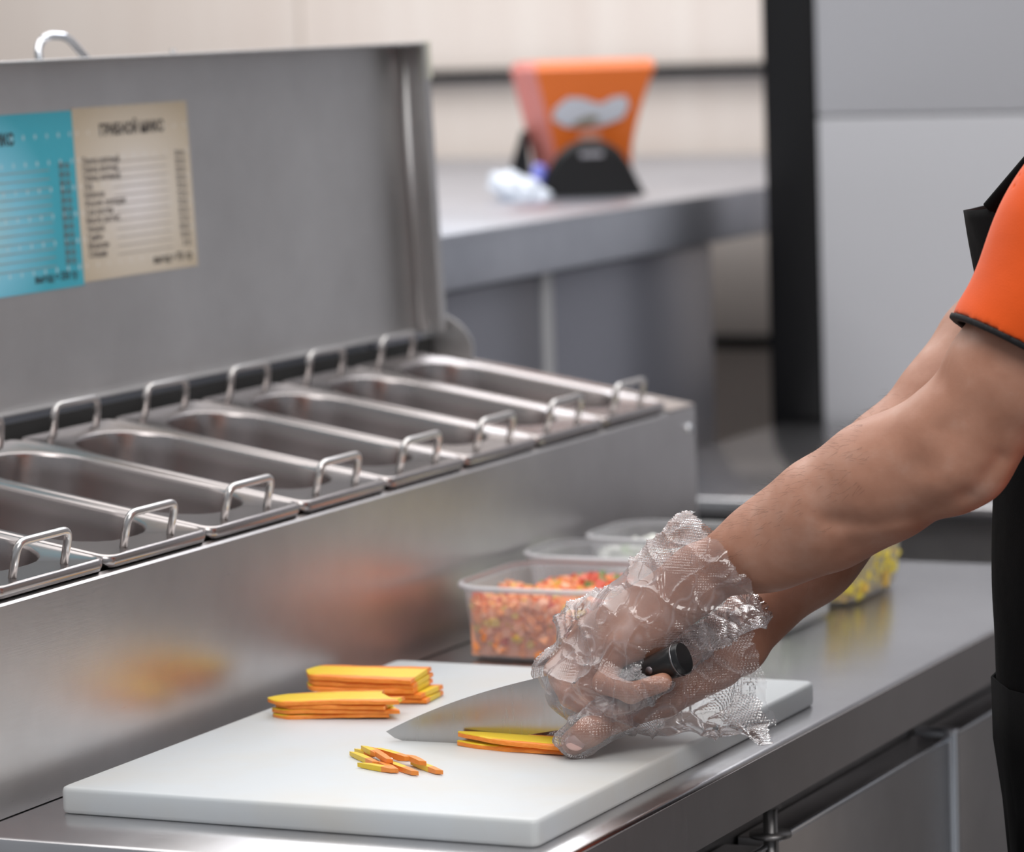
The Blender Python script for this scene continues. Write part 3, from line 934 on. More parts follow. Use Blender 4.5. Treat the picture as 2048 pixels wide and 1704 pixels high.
cubes('diced_cheese', .040, .184, 1.156, 1.269, .8735, lambda x, y: .926+.012*math.exp(-((x-.09)**2+(y-1.21)**2)/.0008), .011, 1000, [c_wh, c_pg], (.8, .2), 'white diced pieces heaped in the far translucent tub', 'diced cheese', 6)
container(.203, .322, 1.015, 1.190, .080, 'translucent tub of pale green pieces partly behind the forearm')
cubes('sliced_cucumber', .219, .306, 1.031, 1.174, .8735, lambda x, y: .930, .010, 650, [c_pg, c_wh], (.75, .25), 'pale green chopped pieces in the tub behind the forearm', 'chopped cucumber', 8)
container(.207, .322, 1.205, 1.400, .080, 'translucent tub of yellow strips nearest the counter edge')
cubes('sliced_yellow_pepper', .224, .306, 1.222, 1.383, .8735, lambda x, y: .938, .010, 1500, [c_yy, c_yl], (.9, .1), 'bright yellow pepper strips filling the tub at the far right', 'sliced pepper', 9, 2.2)

# ================================================================ KNIFE
TIP = Vector((0.2065, 0.3360, 0.9000)); HEEL = Vector((0.3822, 0.3461, 0.9110)); SPI = Vector((0.3797, 0.3461, 0.9597))
kx = (HEEL-TIP); 
kn = empty('chef_knife', tuple(TIP))
m_bl = steel('blade_steel', (.46, .45, .45), .24, (20, 20, 3), .04, .05)
# blade outline picked along the edge and the spine, all in the plane through tip, heel and spine end
ex = (HEEL-TIP).normalized(); nrm = ex.cross(SPI-HEEL).normalized(); ez = nrm.cross(ex)*-1
if ez.z < 0: ez = -ez
Lb = (HEEL-TIP).length; Hb = (SPI-HEEL).dot(ez); Sx = (SPI-TIP).dot(ex)
edge = []; spine = []
nseg = 24
for i in range(nseg+1):
    t = i/nseg
    # edge sags below the chord (belly near the tip), spine rises quickly then runs straight
    s = -.0135*(math.sin(math.pi*min(1, t)**.62))*(1-.25*t) if 0 < t < 1 else 0
    edge.append((Lb*t, s))
    top = Hb*(1-(1-t)**1.0)*.62+Hb*.38*(1-(1-t)**2.6)
    spine.append((Sx*t, max(top, s)))
thk = .0010
rings = []
for (ax_, ay), (bx_, by) in zip(edge, spine):
    q = []
    tt = thk*min(1, .25+ (ax_/Lb)*1.2)
    e = TIP+ex*ax_+ez*ay; s_ = TIP+ex*bx_+ez*by
    md = e.lerp(s_, .55)
    q = [e, md+nrm*tt*.8, s_+nrm*tt, s_-nrm*tt, md-nrm*tt*.8]
    rings.append([p-TIP for p in q])
V, F = loft(rings, True, True, True)
autosmooth(add_mesh('blade', V, F, m_bl, kn), 25)
# bolster + handle
m_hd = mat('handle_black', (.012, .012, .013), .28)
H0 = Vector((0.3894, 0.3465, 0.9383)); H1 = Vector((0.4305, 0.3420, 0.9539)); H2 = Vector((0.4643, 0.3360, 0.9684)); H3 = Vector((0.4887, 0.3300, 0.9782))
def ring_oval(c, t, upv, a, b, n=20):
    t = t.normalized(); s = t.cross(upv).normalized(); u_ = s.cross(t)
    return [c+u_*a*math.cos(2*math.pi*k/n)+s*b*math.sin(2*math.pi*k/n) for k in range(n)]
th_ = (H3-H0).normalized()
pts = [(H0, .0115, .0075), (H0.lerp(H1, .5), .0120, .0088), (H1, .0118, .0095), (H1.lerp(H2, .5), .0112, .0095), (H2, .0120, .0100), (H2.lerp(H3, .55), .0138, .0112), (H3, .0140, .0115)]
rings = [[p-TIP for p in ring_oval(c, th_, ez, a, b)] for c, a, b in pts]
rings.append([p-TIP for p in ring_oval(H3+th_*.0015, th_, ez, .0128, .0104)])
V, F = loft(rings, True, True, True)
hd = autosmooth(add_mesh('handle', V, F, m_hd, kn), 50)
rings = [[p-TIP for p in ring_oval(H3-th_*s, th_, ez, a, b)] for s, a, b in ((.0055, .0138, .0113), (.0055, .0143, .0118), (.0040, .0143, .0118), (.0040, .0138, .0113))]
V, F = loft(rings, True)
add_mesh('end_ring', V, F, mat('ring_grey', (.25, .25, .26), .3, 1.0), kn)
BO0 = SPI.lerp(HEEL, .45)
rings = [[p-TIP for p in ring_oval(c, th_, ez, a, b)] for c, a, b in ((BO0-th_*.002, .020, .0016), (BO0+th_*.004, .0190, .0040), (H0, .0112, .0072))]
V, F = loft(rings, True, True, True)
add_mesh('bolster', V, F, m_bl, kn)
for hp in (H1.lerp(H2, .9),):
    sd_ = th_.cross(ez).normalized()
    if sd_.y > 0: sd_ = -sd_
    V, F = tube([hp+sd_*.0085-TIP, hp+sd_*.0106-TIP], .0033, 14)
    add_mesh('rivet', V, F, mat('rivet_grey', (.20, .17, .18), .35, .6), kn)
tag(kn, 'steel chef knife with black riveted handle held over the carrots', 'knife')

# ================================================================ PERSON
m_sk = mat('skin', (.46, .26, .18), .48, 0, .45, Subsurface_Weight=.12, Subsurface_Scale=.02)
P(m_sk).inputs['Subsurface Radius'].default_value = (1, .35, .2)
ns = noise_node(m_sk, coords(m_sk), 24, 4, .6)
ln(m_sk, ramp(m_sk, ns, [(.3, (.40, .185, .118)), (.55, (.46, .230, .155)), (.75, (.51, .290, .215))]), P(m_sk).inputs['Base Color'])
nk = noise_node(m_sk, coords(m_sk), 420, 3)
nm_ = noise_node(m_sk, coords(m_sk, (1, 1, 1)), 17, 2)
ln(m_sk, bump(m_sk, nk, .25, .0004, bump(m_sk, nm_, .5, .010)), P(m_sk).inputs['Normal'])

C = lerp_caps
# --- near arm (holds the knife)
SHn = (.875, .430, 1.415); ELn = (0.7116, 0.3850, 1.1513); WRn = (0.4776, 0.3980, 1.0367)
ELn_low = (0.7013, 0.3750, 1.1279); ELn_in = (0.6789, 0.4000, 1.1714)
near_arm = [
    C(SHn, (0.7489, 0.3950, 1.2056), .056, .047, .01),
    C((0.7489, 0.3950, 1.2056), ELn, .047, .040, .02),
    C(ELn, (0.6418, 0.3920, 1.1202), .040, .0445, .03),
    C((0.6418, 0.3920, 1.1202), (0.5895, 0.3960, 1.0912), .0435, .0415, .03),
    C((0.5895, 0.3960, 1.0912), (0.5419, 0.3970, 1.0653), .0415, .0325, .03), C((0.5419, 0.3970, 1.0653), WRn, .0325, .0245, .03),
    C((0.7209, 0.3800, 1.1338), (0.7087, 0.3780, 1.1248), .018, .018, .03),
    C((0.6966, 0.3850, 1.1653), (0.6359, 0.3850, 1.1312), .026, .024, .03),
]
# hand bones, knife hand
def chain(pts, rads, k=.005):
    return [C(pts[i], pts[i+1], rads[i], rads[i+1], k) for i in range(len(pts)-1)]
WR = (0.4776, 0.3980, 1.0359)
nh = []
for mc, r in (((0.3762, 0.3920, 0.9857), .0125), ((0.3853, 0.3800, 0.9846), .013), ((0.3997, 0.3660, 0.9816), .0125), ((0.4222, 0.3480, 0.9780), .0115)):
    nh.append(C(WR, mc, .0195, r, .014))
nh.append(C((0.4758, 0.3850, 1.0238), (0.4360, 0.3520, 0.9787), .020, .0145, .012))     # hypothenar side
nh.append(C((0.4499, 0.4200, 1.0260), (0.4048, 0.4250, 0.9866), .018, .015, .012))       # thenar side
nh += chain([(0.3762, 0.3920, 0.9857), (0.3607, 0.3560, 0.9566), (0.3844, 0.3310, 0.9400), (0.4021, 0.3240, 0.9329)], [.0115, .0100, .0088, .0078], .004)
nh += chain([(0.3853, 0.3800, 0.9846), (0.3825, 0.3420, 0.9473), (0.4057, 0.3300, 0.9285), (0.4213, 0.3380, 0.9279)], [.0118, .0100, .0090, .0080], .004)
nh += chain([(0.3997, 0.3660, 0.9816), (0.3990, 0.3380, 0.9454), (0.4223, 0.3340, 0.9320), (0.4391, 0.3440, 0.9378)], [.0112, .0096, .0088, .0080], .004)
nh += chain([(0.4222, 0.3480, 0.9780), (0.4201, 0.3220, 0.9553), (0.4462, 0.3180, 0.9489), (0.4736, 0.3220, 0.9587)], [.0104, .0092, .0086, .0080], .004)
nh += chain([(0.4219, 0.4300, 1.0060), (0.3933, 0.4180, 0.9699), (0.3853, 0.3920, 0.9501), (0.3807, 0.3780, 0.9321)], [.0150, .0120, .0105, .0090], .005)
# --- far arm (holds the carrots)
WF = (0.4898, 0.4400, 0.9726); ELf = (0.6288, 0.6200, 1.1632)
far_arm = [
    C((.80, .80, 1.40), (0.6531, 0.6600, 1.2035), .056, .047, .01),
    C((0.6531, 0.6600, 1.2035), ELf, .047, .041, .02),
    C(ELf, (0.5863, 0.5800, 1.1099), .041, .043, .03),
    C((0.5863, 0.5800, 1.1099), (0.5327, 0.5200, 1.0376), .043, .035, .03),
    C((0.5304, 0.5200, 1.0376), WF, .035, .0265, .03),
]
fh = []
for mc, r in (((0.4317, 0.3920, 0.9476), .0130), ((0.4287, 0.4100, 0.9490), .013), ((0.4280, 0.4280, 0.9480), .0125), ((0.4297, 0.4460, 0.9457), .0115)):
    fh.append(C(WF, mc, .0215, r, .014))
fh.append(C((0.4887, 0.4100, 0.9583), (0.4566, 0.3650, 0.9383), .020, .0165, .012))     # thenar
fh += chain([(0.4566, 0.3650, 0.9383), (0.4280, 0.3300, 0.9263), (0.4101, 0.3130, 0.9159), (0.3967, 0.3095, 0.9065)], [.0165, .0125, .0118, .0112], .006)
fh += chain([(0.4317, 0.3920, 0.9476), (0.3776, 0.3980, 0.9387), (0.3491, 0.3740, 0.9156), (0.3335, 0.3575, 0.8971)], [.0118, .0102, .0092, .0080], .004)
fh += chain([(0.4287, 0.4100, 0.9490), (0.3717, 0.4220, 0.9398), (0.3367, 0.4240, 0.9127), (0.3368, 0.3814, 0.9040)], [.0118, .0102, .0092, .0082], .004)
fh += chain([(0.4280, 0.4280, 0.9480), (0.3742, 0.4430, 0.9384), (0.3411, 0.4460, 0.9141), (0.3422, 0.4060, 0.9040)], [.0112, .0098, .0090, .0080], .004)
fh += chain([(0.4297, 0.4460, 0.9457), (0.3833, 0.4600, 0.9349), (0.3546, 0.4640, 0.9137), (0.3510, 0.4392, 0.9035)], [.0104, .0090, .0082, .0074], .004)

def mesh_prims(prims, h, pad=.02, rel=2):
    lo = np.min([np.minimum(p[1], p[2])-max(p[3], p[4]) if p[0] == 'c' else p[1]-p[2].max() for p in prims], 0)-pad
    hi = np.max([np.maximum(p[1], p[2])+max(p[3], p[4]) if p[0] == 'c' else p[1]+p[2].max() for p in prims], 0)+pad
    vol, lo, h, ax = field(prims, lo, hi, h)
    V, F = surface_nets(vol, lo, h)
    return relax(V, F, rel), F

TC = np.array((.860, .610))   # torso axis
torso = [
    ellip((.875, .615, 1.27), (.115, .175, .20), k=.08), ellip((.845, .605, 1.02), (.125, .165, .18), k=.10), ellip((.870, .615, .86), (.120, .170, .13), k=.08),
    C((.87, .46, 1.40), (.85, .77, 1.395), .055, .055, .06), C((.87, .61, 1.42), (.85, .61, 1.54), .055, .052, .05),
    C(SHn, (.855, .42, 1.36), .058, .052, .03), C((.80, .80, 1.40), (.785, .78, 1.35), .058, .052, .03),
    ellip((.835, .60, 1.645), (.098, .077, .115), k=.03), ellip((.795, .60, 1.59), (.062, .055, .055), k=.03),
    ellip((.735, .60, 1.625), (.016, .012, .022), k=.015), ellip((.85, .522, 1.63), (.018, .008, .030), k=.006), ellip((.85, .678, 1.63), (.018, .008, .030), k=.006),
    C((.745, .575, 1.585), (.745, .625, 1.585), .010, .010, .01),
]
legs = [C((.87, .53, .86), (.86, .51, .48), .095, .060, .05), C((.86, .51, .48), (.89, .50, .09), .060, .042, .03),
        C((.87, .70, .86), (.86, .72, .48), .095, .060, .05), C((.86, .72, .48), (.89, .73, .09), .060, .042, .03),
        C((.89, .50, .06), (.78, .49, .035), .038, .030, .03), C((.89, .73, .06), (.78, .74, .035), .038, .030, .03)]
na_V, na_F = mesh_prims(near_arm+nh, .0019)
def dent(V, path, depth, sig):
    """soft groove along a path over the side of the arm that faces the room"""
    d2 = np.full(len(V), 1e9); fv = np.array(fw)
    for a, b in zip(path[:-1], path[1:]):
        a = np.array(a); b = np.array(b); ab = b-a; ab = ab-fv*(ab@fv); L = max(ab@ab, 1e-9)
        w = V-a; w = w-(w@fv)[:, None]*fv
        t = np.clip(w@ab/L, 0, 1); d2 = np.minimum(d2, ((w-t[:, None]*ab)**2).sum(1))
    near = ((V-np.array(path[0]))@fv) < .012
    V += (depth*np.exp(-d2/(2*sig*sig))*near)[:, None]*fv
dent(na_V, [(0.7066, 0.3900, 1.1110), (0.6721, 0.3900, 1.0944), (0.6331, 0.3900, 1.0867), (0.5938, 0.3900, 1.0880)], .0040, .0055)
dent(na_V, [(0.6898, 0.3900, 1.1613), (0.6764, 0.3900, 1.1377)], .0040, .010)
dent(na_V, [(0.7410, 0.3900, 1.1432), (0.7172, 0.3900, 1.1141)], .0035, .0055)
dent(na_V, [(0.6587, 0.3900, 1.0713), (0.6153, 0.3900, 1.0699)], .0025, .006)
dent(na_V, [(0.6962, 0.3900, 1.1218), (0.6940, 0.3900, 1.1176)], -.0030, .010)
parts = [(na_V, na_F), mesh_prims(far_arm+fh, .0019), mesh_prims(torso+legs, .009, .03, 1)]
Vs = []; Fs = []; off = 0
for V, F in parts:
    Vs.append(V); Fs.append(F+off); off += len(V)
person = fast_mesh('person', np.concatenate(Vs), np.concatenate(Fs), m_sk)
tag(person, 'person in an orange short sleeved shirt and black apron slicing carrots with gloved hands', 'person')

# --- clothes
def fabric(name, colr, rough=.85, sc_=900):
    m = mat(name, colr, rough, 0, .25, Sheen_Weight=.15)
    n = noise_node(m, coords(m), sc_, 2)
    n2 = noise_node(m, coords(m), 9, 3)
    b1 = bump(m, n, .35, .0006)
    ln(m, bump(m, n2, .35, .012, b1), P(m).inputs['Normal'])
    return m
m_shirt = fabric('orange_jersey', (.86, .105, .010))
m_apron = fabric('black_cotton', (.004, .004, .0045), .9)
P(m_apron).inputs['Sheen Weight'].default_value = 0; P(m_apron).inputs['Specular IOR Level'].default_value = .12
m_trim = mat('black_piping', (.008, .008, .010), .8)

def clothing(name, prims, grow, h, cuts, m, hollow=.004, lo=None, hi=None, keep=None, parent=None, sm=2, warp=None):
    """shell of the grown body, trimmed by half spaces (n, d): keep where n.x < d"""
    lo_ = np.array(lo) if lo is not None else np.min([np.minimum(p[1], p[2])-max(p[3], p[4]) if p[0] == 'c' else p[1]-p[2].max() for p in prims], 0)-.05
    hi_ = np.array(hi) if hi is not None else np.max([np.maximum(p[1], p[2])+max(p[3], p[4]) if p[0] == 'c' else p[1]+p[2].max() for p in prims], 0)+.05
    vol, lo_, h, ax = field(prims, lo_, hi_, h, .05)
    X = ax[0][:, None, None]; Y = ax[1][None, :, None]; Z = ax[2][None, None, :]
    g = grow if warp is None else grow+warp(X, Y, Z)
    v = np.maximum(vol-g, -(vol-g+hollow))
    for (n, d) in cuts:
        v = np.maximum(v, n[0]*X+n[1]*Y+n[2]*Z-d)
    V, F = surface_nets(v.astype(np.float32), lo_, h)
    V = relax(V, F, sm)
    return fast_mesh(name, V, F, m, parent)
# sleeves: half space cut across the upper arm at the hem
A_sh = Vector(SHn); HEMc = Vector((0.7490, 0.4000, 1.2476)); A_el = Vector((0.7489, 0.3950, 1.2056))
hn = Vector((0.7104, 0.4000, 1.2534)); hm = Vector((0.7637, 0.4000, 1.2279))
ud = (A_sh-A_el).normalized()
hl = (hm-hn).normalized()
nn = hl.cross(Vector(fw)).normalized()
if nn.dot(ud) > 0: nn = -nn           # points to the elbow
sl_prims = [C(SHn, tuple((0.7681, 0.4000, 1.2449)), .070, .060, .02)]
def wr(X, Y, Z): return .0035*np.sin(34*X+21*Z+9*Y)+.002*np.sin(60*Z-30*X)
sl_near = clothing('near_sleeve', sl_prims+[C(SHn, (.87, .50, 1.38), .07, .08, .03)], .006, .0028, [(tuple(nn), nn.dot(hn))], m_shirt, .005, parent=person, warp=wr)
def ring_trim(name, prims, grow, n, d, width, m, lo, hi):
    vol, lo_, h, ax = field(prims, lo, hi, .0016, .03)
    X = ax[0][:, None, None]; Y = ax[1][None, :, None]; Z = ax[2][None, None, :]
    g = grow+wr(X, Y, Z)
    v = np.maximum(vol-g, -(vol-g+.0085))
    pl = n[0]*X+n[1]*Y+n[2]*Z-d
    v = np.maximum(np.maximum(v, pl-width/2), -pl-width/2)
    V, F = surface_nets(v.astype(np.float32), lo_, h)
    return fast_mesh(name, relax(V, F, 1), F, m, person)
hc = np.array(HEMc)
ring_trim('sleeve_piping', sl_prims, .0078, nn, nn.dot(hn)+.0015, .0045, m_trim, hc-.14, hc+.16)
FE = np.array((0.6531, 0.6600, 1.2035)); FS = np.array((.80, .80, 1.40)); FH = FS+(FE-FS)*.72; fn = (FE-FS)/np.linalg.norm(FE-FS)
clothing('far_sleeve', [C(tuple(FS), tuple(FE), .068, .058, .02)], .006, .004, [(tuple(fn), fn@FH)], m_shirt, .005, parent=person, warp=wr)
clothing('shirt', torso[:5], .010, .006, [((0, 0, 1), 1.47), ((0, 0, -1), -.84)], m_shirt, .006, parent=person)
clothing('trousers', [ellip((.870, .615, .88), (.125, .175, .14), k=.08)]+legs[:4], .010, .007, [((0, 0, 1), .98), ((0, 0, -1), -.07)], fabric('dark_trousers', (.015, .015, .02)), .006, parent=person)
for y in (.50, .73):
    V, F = mesh_prims([C((.90, y, .045), (.80, y-.004, .035), .048, .042, .02), C((.80, y-.004, .035), (.76, y-.006, .030), .042, .032, .02)], .005, .02, 1)
    V[:, 2] = np.maximum(V[:, 2], .001)
    fast_mesh('shoe', V, F, mat('black_shoe', (.01, .01, .01), .5), person)
# hair cap
vol, lo_, h, ax = field([ellip((.848, .60, 1.665), (.103, .084, .112), k=.02)], (.70, .48, 1.5), (.99, .72, 1.82), .004, .03)
X = ax[0][:, None, None]; Y = ax[1][None, :, None]; Z = ax[2][None, None, :]
v = np.maximum(vol, -(vol+.014)); v = np.maximum(v, (1.60-Z)*.8+(.86-X)*.6)
V, F = surface_nets(v.astype(np.float32), lo_, h)
fast_mesh('hair', relax(V, F, 2), F, mat('dark_hair', (.02, .014, .01), .6), person)

# apron: a hanging sheet, each row an arc bulging towards the counter
rows = [((0.6479, 0.6000, 1.3319), .115, .0), ((0.6515, 0.6000, 1.3090), .118, .005), ((0.6580, 0.6000, 1.2701), .125, .012), ((0.6640, 0.6000, 1.2094), .14, .020), ((0.6718, 0.6000, 1.1442), .16, .022), ((0.6691, 0.6000, 1.1005), .17, .022), ((0.6673, 0.6000, 1.0523), .175, .022),
        ((0.6665, 0.6000, 1.0083), .178, .022), ((0.6685, 0.6000, 0.9731), .18, .022), ((0.6696, 0.6000, 0.9334), .18, .022), ((0.6723, 0.6000, 0.8804), .18, .022), ((0.6785, 0.6000, 0.8274), .18, .022), ((0.6802, 0.6000, 0.7677), .18, .022), ((0.6799, 0.6000, 0.7023), .18, .022), ((0.6765, 0.6000, 0.5667), .18, .022)]
def apron_point(k, t):
    (x, y, z), hw, sh = rows[k]
    amax = math.radians([50, 54, 62, 75, 92, 98, 100, 102, 102, 102, 102, 102, 100, 98, 95][k])
    a_, b_ = .170, .180
    an = t*amax
    g = 1+(.022*math.sin(t*11+k*.45)*min(1, max(0, (k-7)/4)) + .006*math.sin(t*17+k*1.7))
    return (x+.178-a_*math.cos(an)*g, .612+b_*math.sin(an)*g, z + (.030*t*t*(1 if t > 0 else .25) if k == 0 else 0))
NA = 28
V = [apron_point(k, -1+2*j/NA) for k in range(len(rows)) for j in range(NA+1)]
F = [(k*(NA+1)+j, k*(NA+1)+j+1, (k+1)*(NA+1)+j+1, (k+1)*(NA+1)+j) for k in range(len(rows)-1) for j in range(NA)]
ap = add_mesh('apron', V, F, m_apron, person)
s1 = ap.modifiers.new('subdivision', 'SUBSURF'); s1.levels = 2; s1.render_levels = 2
s2 = ap.modifiers.new('thickness', 'SOLIDIFY'); s2.thickness = .002; s2.offset = 0
pk = [(apron_point(k, t)) for k in (9, 10, 11, 12) for t in (-.72, -.6, -.4, -.2, 0, .2, .4, .6, .72)]
V = [(x+(x-.86)*.02, y+(y-.61)*.02, z) for x, y, z in pk]
F = [(k*9+j, k*9+j+1, (k+1)*9+j+1, (k+1)*9+j) for k in range(3) for j in range(8)]
po = add_mesh('pocket', V, F, m_apron, ap)
s2 = po.modifiers.new('thickness', 'SOLIDIFY'); s2.thickness = .002; s2.offset = 0
for y in (.50, .72):
    V, F = tube([apron_point(0, -.95 if y < .6 else .95), (.80, y-.01 if y < .6 else y+.01, 1.44), (.88, .575 if y < .6 else .645, 1.49)], .006, 8)
    add_mesh('strap', V, F, m_apron, ap)

# --- thin plastic gloves
m_gl = bpy.data.materials.new('glove_film'); m_gl.use_nodes = True
nt = m_gl.node_tree; pb = nt.nodes['Principled BSDF']; out = nt.nodes['Material Output']
nt.nodes.remove(pb)
N_ = nt.nodes.new; L_ = nt.links.new
tc = N_('ShaderNodeTexCoord')
vo = N_('ShaderNodeTexVoronoi'); vo.inputs['Scale'].default_value = 470; vo.inputs['Randomness'].default_value = .1
L_(tc.outputs['Object'], vo.inputs['Vector'])
def ridge(scale, w, seed):
    mp = N_('ShaderNodeMapping'); mp.inputs['Location'].default_value = (seed, seed*2, 0); mp.inputs['Scale'].default_value = (1.3, 1, .8)
    n = N_('ShaderNodeTexNoise'); n.inputs['Scale'].default_value = scale; n.inputs['Detail'].default_value = 1.5; n.inputs['Roughness'].default_value = .35
    L_(tc.outputs['Object'], mp.inputs[0]); L_(mp.outputs[0], n.inputs['Vector'])
    a = N_('ShaderNodeMath'); a.operation = 'SUBTRACT'; a.inputs[1].default_value = .5; L_(n.outputs['Fac'], a.inputs[0])
    b = N_('ShaderNodeMath'); b.operation = 'ABSOLUTE'; L_(a.outputs[0], b.inputs[0])
    c = N_('ShaderNodeMapRange'); c.inputs['From Max'].default_value = w; c.inputs['To Min'].default_value = 1; c.inputs['To Max'].default_value = 0
    L_(b.outputs[0], c.inputs[0]); return c.outputs[0]
r1 = ridge(20, .022, 3.1); r2_ = ridge(38, .03, 7.7)
mxr = N_('ShaderNodeMath'); mxr.operation = 'MAXIMUM'; L_(r1, mxr.inputs[0])
hf = N_('ShaderNodeMath'); hf.operation = 'MULTIPLY'; hf.inputs[1].default_value = .5; L_(r2_, hf.inputs[0]); L_(hf.outputs[0], mxr.inputs[1])
cm = N_('ShaderNodeTexNoise'); cm.inputs['Scale'].default_value = 14; cm.inputs['Detail'].default_value = 2; L_(tc.outputs['Object'], cm.inputs['Vector'])
cmr = N_('ShaderNodeMapRange'); cmr.inputs['From Min'].default_value = .42; cmr.inputs['From Max'].default_value = .58; L_(cm.outputs['Fac'], cmr.inputs[0])
dots = N_('ShaderNodeBump'); dots.inputs['Distance'].default_value = .0018
ds = N_('ShaderNodeMath'); ds.operation = 'MULTIPLY'; ds.inputs[1].default_value = .9; L_(cmr.outputs[0], ds.inputs[0]); L_(ds.outputs[0], dots.inputs['Strength'])
L_(vo.outputs['Distance'], dots.inputs['Height'])
b2 = N_('ShaderNodeBump'); b2.inputs['Strength'].default_value = .42; b2.inputs['Distance'].default_value = .0022
L_(mxr.outputs[0], b2.inputs['Height']); L_(dots.outputs[0], b2.inputs['Normal'])
tr = N_('ShaderNodeBsdfTransparent'); tr.inputs[0].default_value = (.99, .985, .99, 1)
df = N_('ShaderNodeBsdfDiffuse'); df.inputs[0].default_value = (.88, .85, .88, 1); L_(b2.outputs[0], df.inputs['Normal'])
gs = N_('ShaderNodeBsdfGlossy'); gs.inputs['Roughness'].default_value = .12; gs.inputs[0].default_value = (1, 1, 1, 1); L_(b2.outputs[0], gs.inputs['Normal'])
lw = N_('ShaderNodeLayerWeight'); lw.inputs[0].default_value = .4; 
f1 = N_('ShaderNodeMapRange'); f1.inputs['To Min'].default_value = .045; f1.inputs['To Max'].default_value = .36; L_(lw.outputs['Facing'], f1.inputs[0])
f2 = N_('ShaderNodeMath'); f2.operation = 'MULTIPLY_ADD'; f2.inputs[1].default_value = .12; L_(mxr.outputs[0], f2.inputs[0]); L_(f1.outputs[0], f2.inputs[2])
m1 = N_('ShaderNodeMixShader'); L_(f2.outputs[0], m1.inputs[0]); L_(tr.outputs[0], m1.inputs[1]); L_(df.outputs[0], m1.inputs[2])
fr_ = N_('ShaderNodeFresnel'); fr_.inputs[0].default_value = 1.55; L_(b2.outputs[0], fr_.inputs['Normal'])
f3 = N_('ShaderNodeMath'); f3.operation = 'MULTIPLY_ADD'; f3.inputs[1].default_value = .8; f3.inputs[2].default_value = .03; L_(fr_.outputs[0], f3.inputs[0])
m2 = N_('ShaderNodeMixShader'); L_(f3.outputs[0], m2.inputs[0]); L_(m1.outputs[0], m2.inputs[1]); L_(gs.outputs[0], m2.inputs[2])
L_(m2.outputs[0], out.inputs[0])
FWv = np.array(fw)
def glove(name, prims, grow, p0, p1, inside, amp, seed, h=.0016, jag=.004, folds=(), clear=None):
    lo = np.min([np.minimum(p[1], p[2])-max(p[3], p[4]) for p in prims], 0)-.02
    hi = np.max([np.maximum(p[1], p[2])+max(p[3], p[4]) for p in prims], 0)+.02
    vol, lo, h, ax = field(prims, lo, hi, h, .03)
    V, F = surface_nets((vol-grow).astype(np.float32), lo, h)
    V = relax(V, F, 2)
    # vertex normals
    q = V[F]; fn_ = np.cross(q[:, 2]-q[:, 0], q[:, 3]-q[:, 1]); N = np.zeros_like(V)
    for i in range(4): np.add.at(N, F[:, i], fn_)
    N /= np.linalg.norm(N, axis=1)[:, None]+1e-12
    rs = np.random.RandomState(seed); cr_ = rs.normal(size=(4096, 3))
    D_ = np.zeros(len(V))
    dirs = [np.array(d, float) for d in folds]
    nw = np.array([noise.noise(Vector(v)*16+Vector((seed, 0, 0))) for v in V]); nw2 = np.array([noise.noise(Vector(v)*26+Vector((0, seed, 5))) for v in V])
    for q_, (d, fq) in enumerate(zip(dirs, (150, 210, 115, 260, 170))):
        d = d/np.linalg.norm(d)
        r_ = np.abs(np.sin(fq*(V@d)*.5+2.6*nw+1.8*nw2*(1 if q_ % 2 else -1)+q_*1.3+seed))
        msk = np.clip((np.sin(9+q_*2.1+V@np.array([31, 17, 43])*(1 if q_ % 2 else -1))+.35)*1.2, 0, 1)
        D_ += ((1-r_)**6*1.9 + .6*(1-r_) - .35)*msk
    V = V+N*(D_*amp)[:, None]
    # open cuff: drop everything beyond the mouth
    a = np.array(p0); b = np.array(p1); n = np.cross(b-a, FWv); n /= np.linalg.norm(n)
    if (np.array(inside)-a)@n > 0: n = -n
    s = (V-a)@n
    s = s+jag*np.array([noise.noise(Vector(v)*45)+.5*noise.noise(Vector(v)*120) for v in V])*1.6
    keep = (s[F] < 0).all(1)
    if clear:
        for (c0, c1, rad) in clear:
            c0 = np.array(c0); c1 = np.array(c1); t_ = np.clip(((V-c0)@(c1-c0))/((c1-c0)@(c1-c0)), 0, 1)
            dd_ = np.linalg.norm(V-c0-t_[:, None]*(c1-c0), axis=1)
            keep &= (dd_[F] > rad).all(1)
    F = F[keep]
    used = np.unique(F); mp = np.full(len(V), -1); mp[used] = np.arange(len(used))
    return fast_mesh(name, V[used], mp[F], m_gl, person)
pn = (0.4355, 0.3700, 0.9906)
gn = [(p[0], p[1], p[2], p[3], p[4], .018) for p in nh] + [C(pn, (0.4714, 0.3920, 1.0791), .034, .006, .022), C(pn, (0.5347, 0.3720, 1.0125), .034, .012, .022), C(pn, (0.5031, 0.3920, 1.0492), .036, .040, .022),
      C((0.4194, 0.3400, 0.9376), (0.4281, 0.3350, 0.9283), .012, .004, .02), C((0.3806, 0.3850, 0.9965), (0.3664, 0.3850, 0.9916), .014, .008, .02)]
g1 = glove('glove', gn, .0035, (0.4788, 0.3900, 1.0889), (0.5469, 0.3750, 1.0155), (0.4194, 0.3700, 0.9877), .0018, 3, folds=((1, 0, 1), (.4, .2, 1), (1, .5, -.3), (.2, -.8, 1), (.8, 0, -.8)), clear=[((0.4709, 0.3250, 0.9715), (0.5103, 0.3150, 0.9884), .0160)])
pf = (0.4673, 0.4000, 0.9440)
gf = [(p[0], p[1], p[2], p[3], p[4], .012) for p in fh] + [C(pf, (0.5287, 0.4200, 0.9069), .026, .010, .02), C(pf, (0.5274, 0.4500, 0.9509), .030, .024, .02), C(pf, (0.5146, 0.4350, 0.9379), .034, .034, .02),
      C((0.4444, 0.3600, 0.9181), (0.4537, 0.3700, 0.9124), .010, .006, .02)]
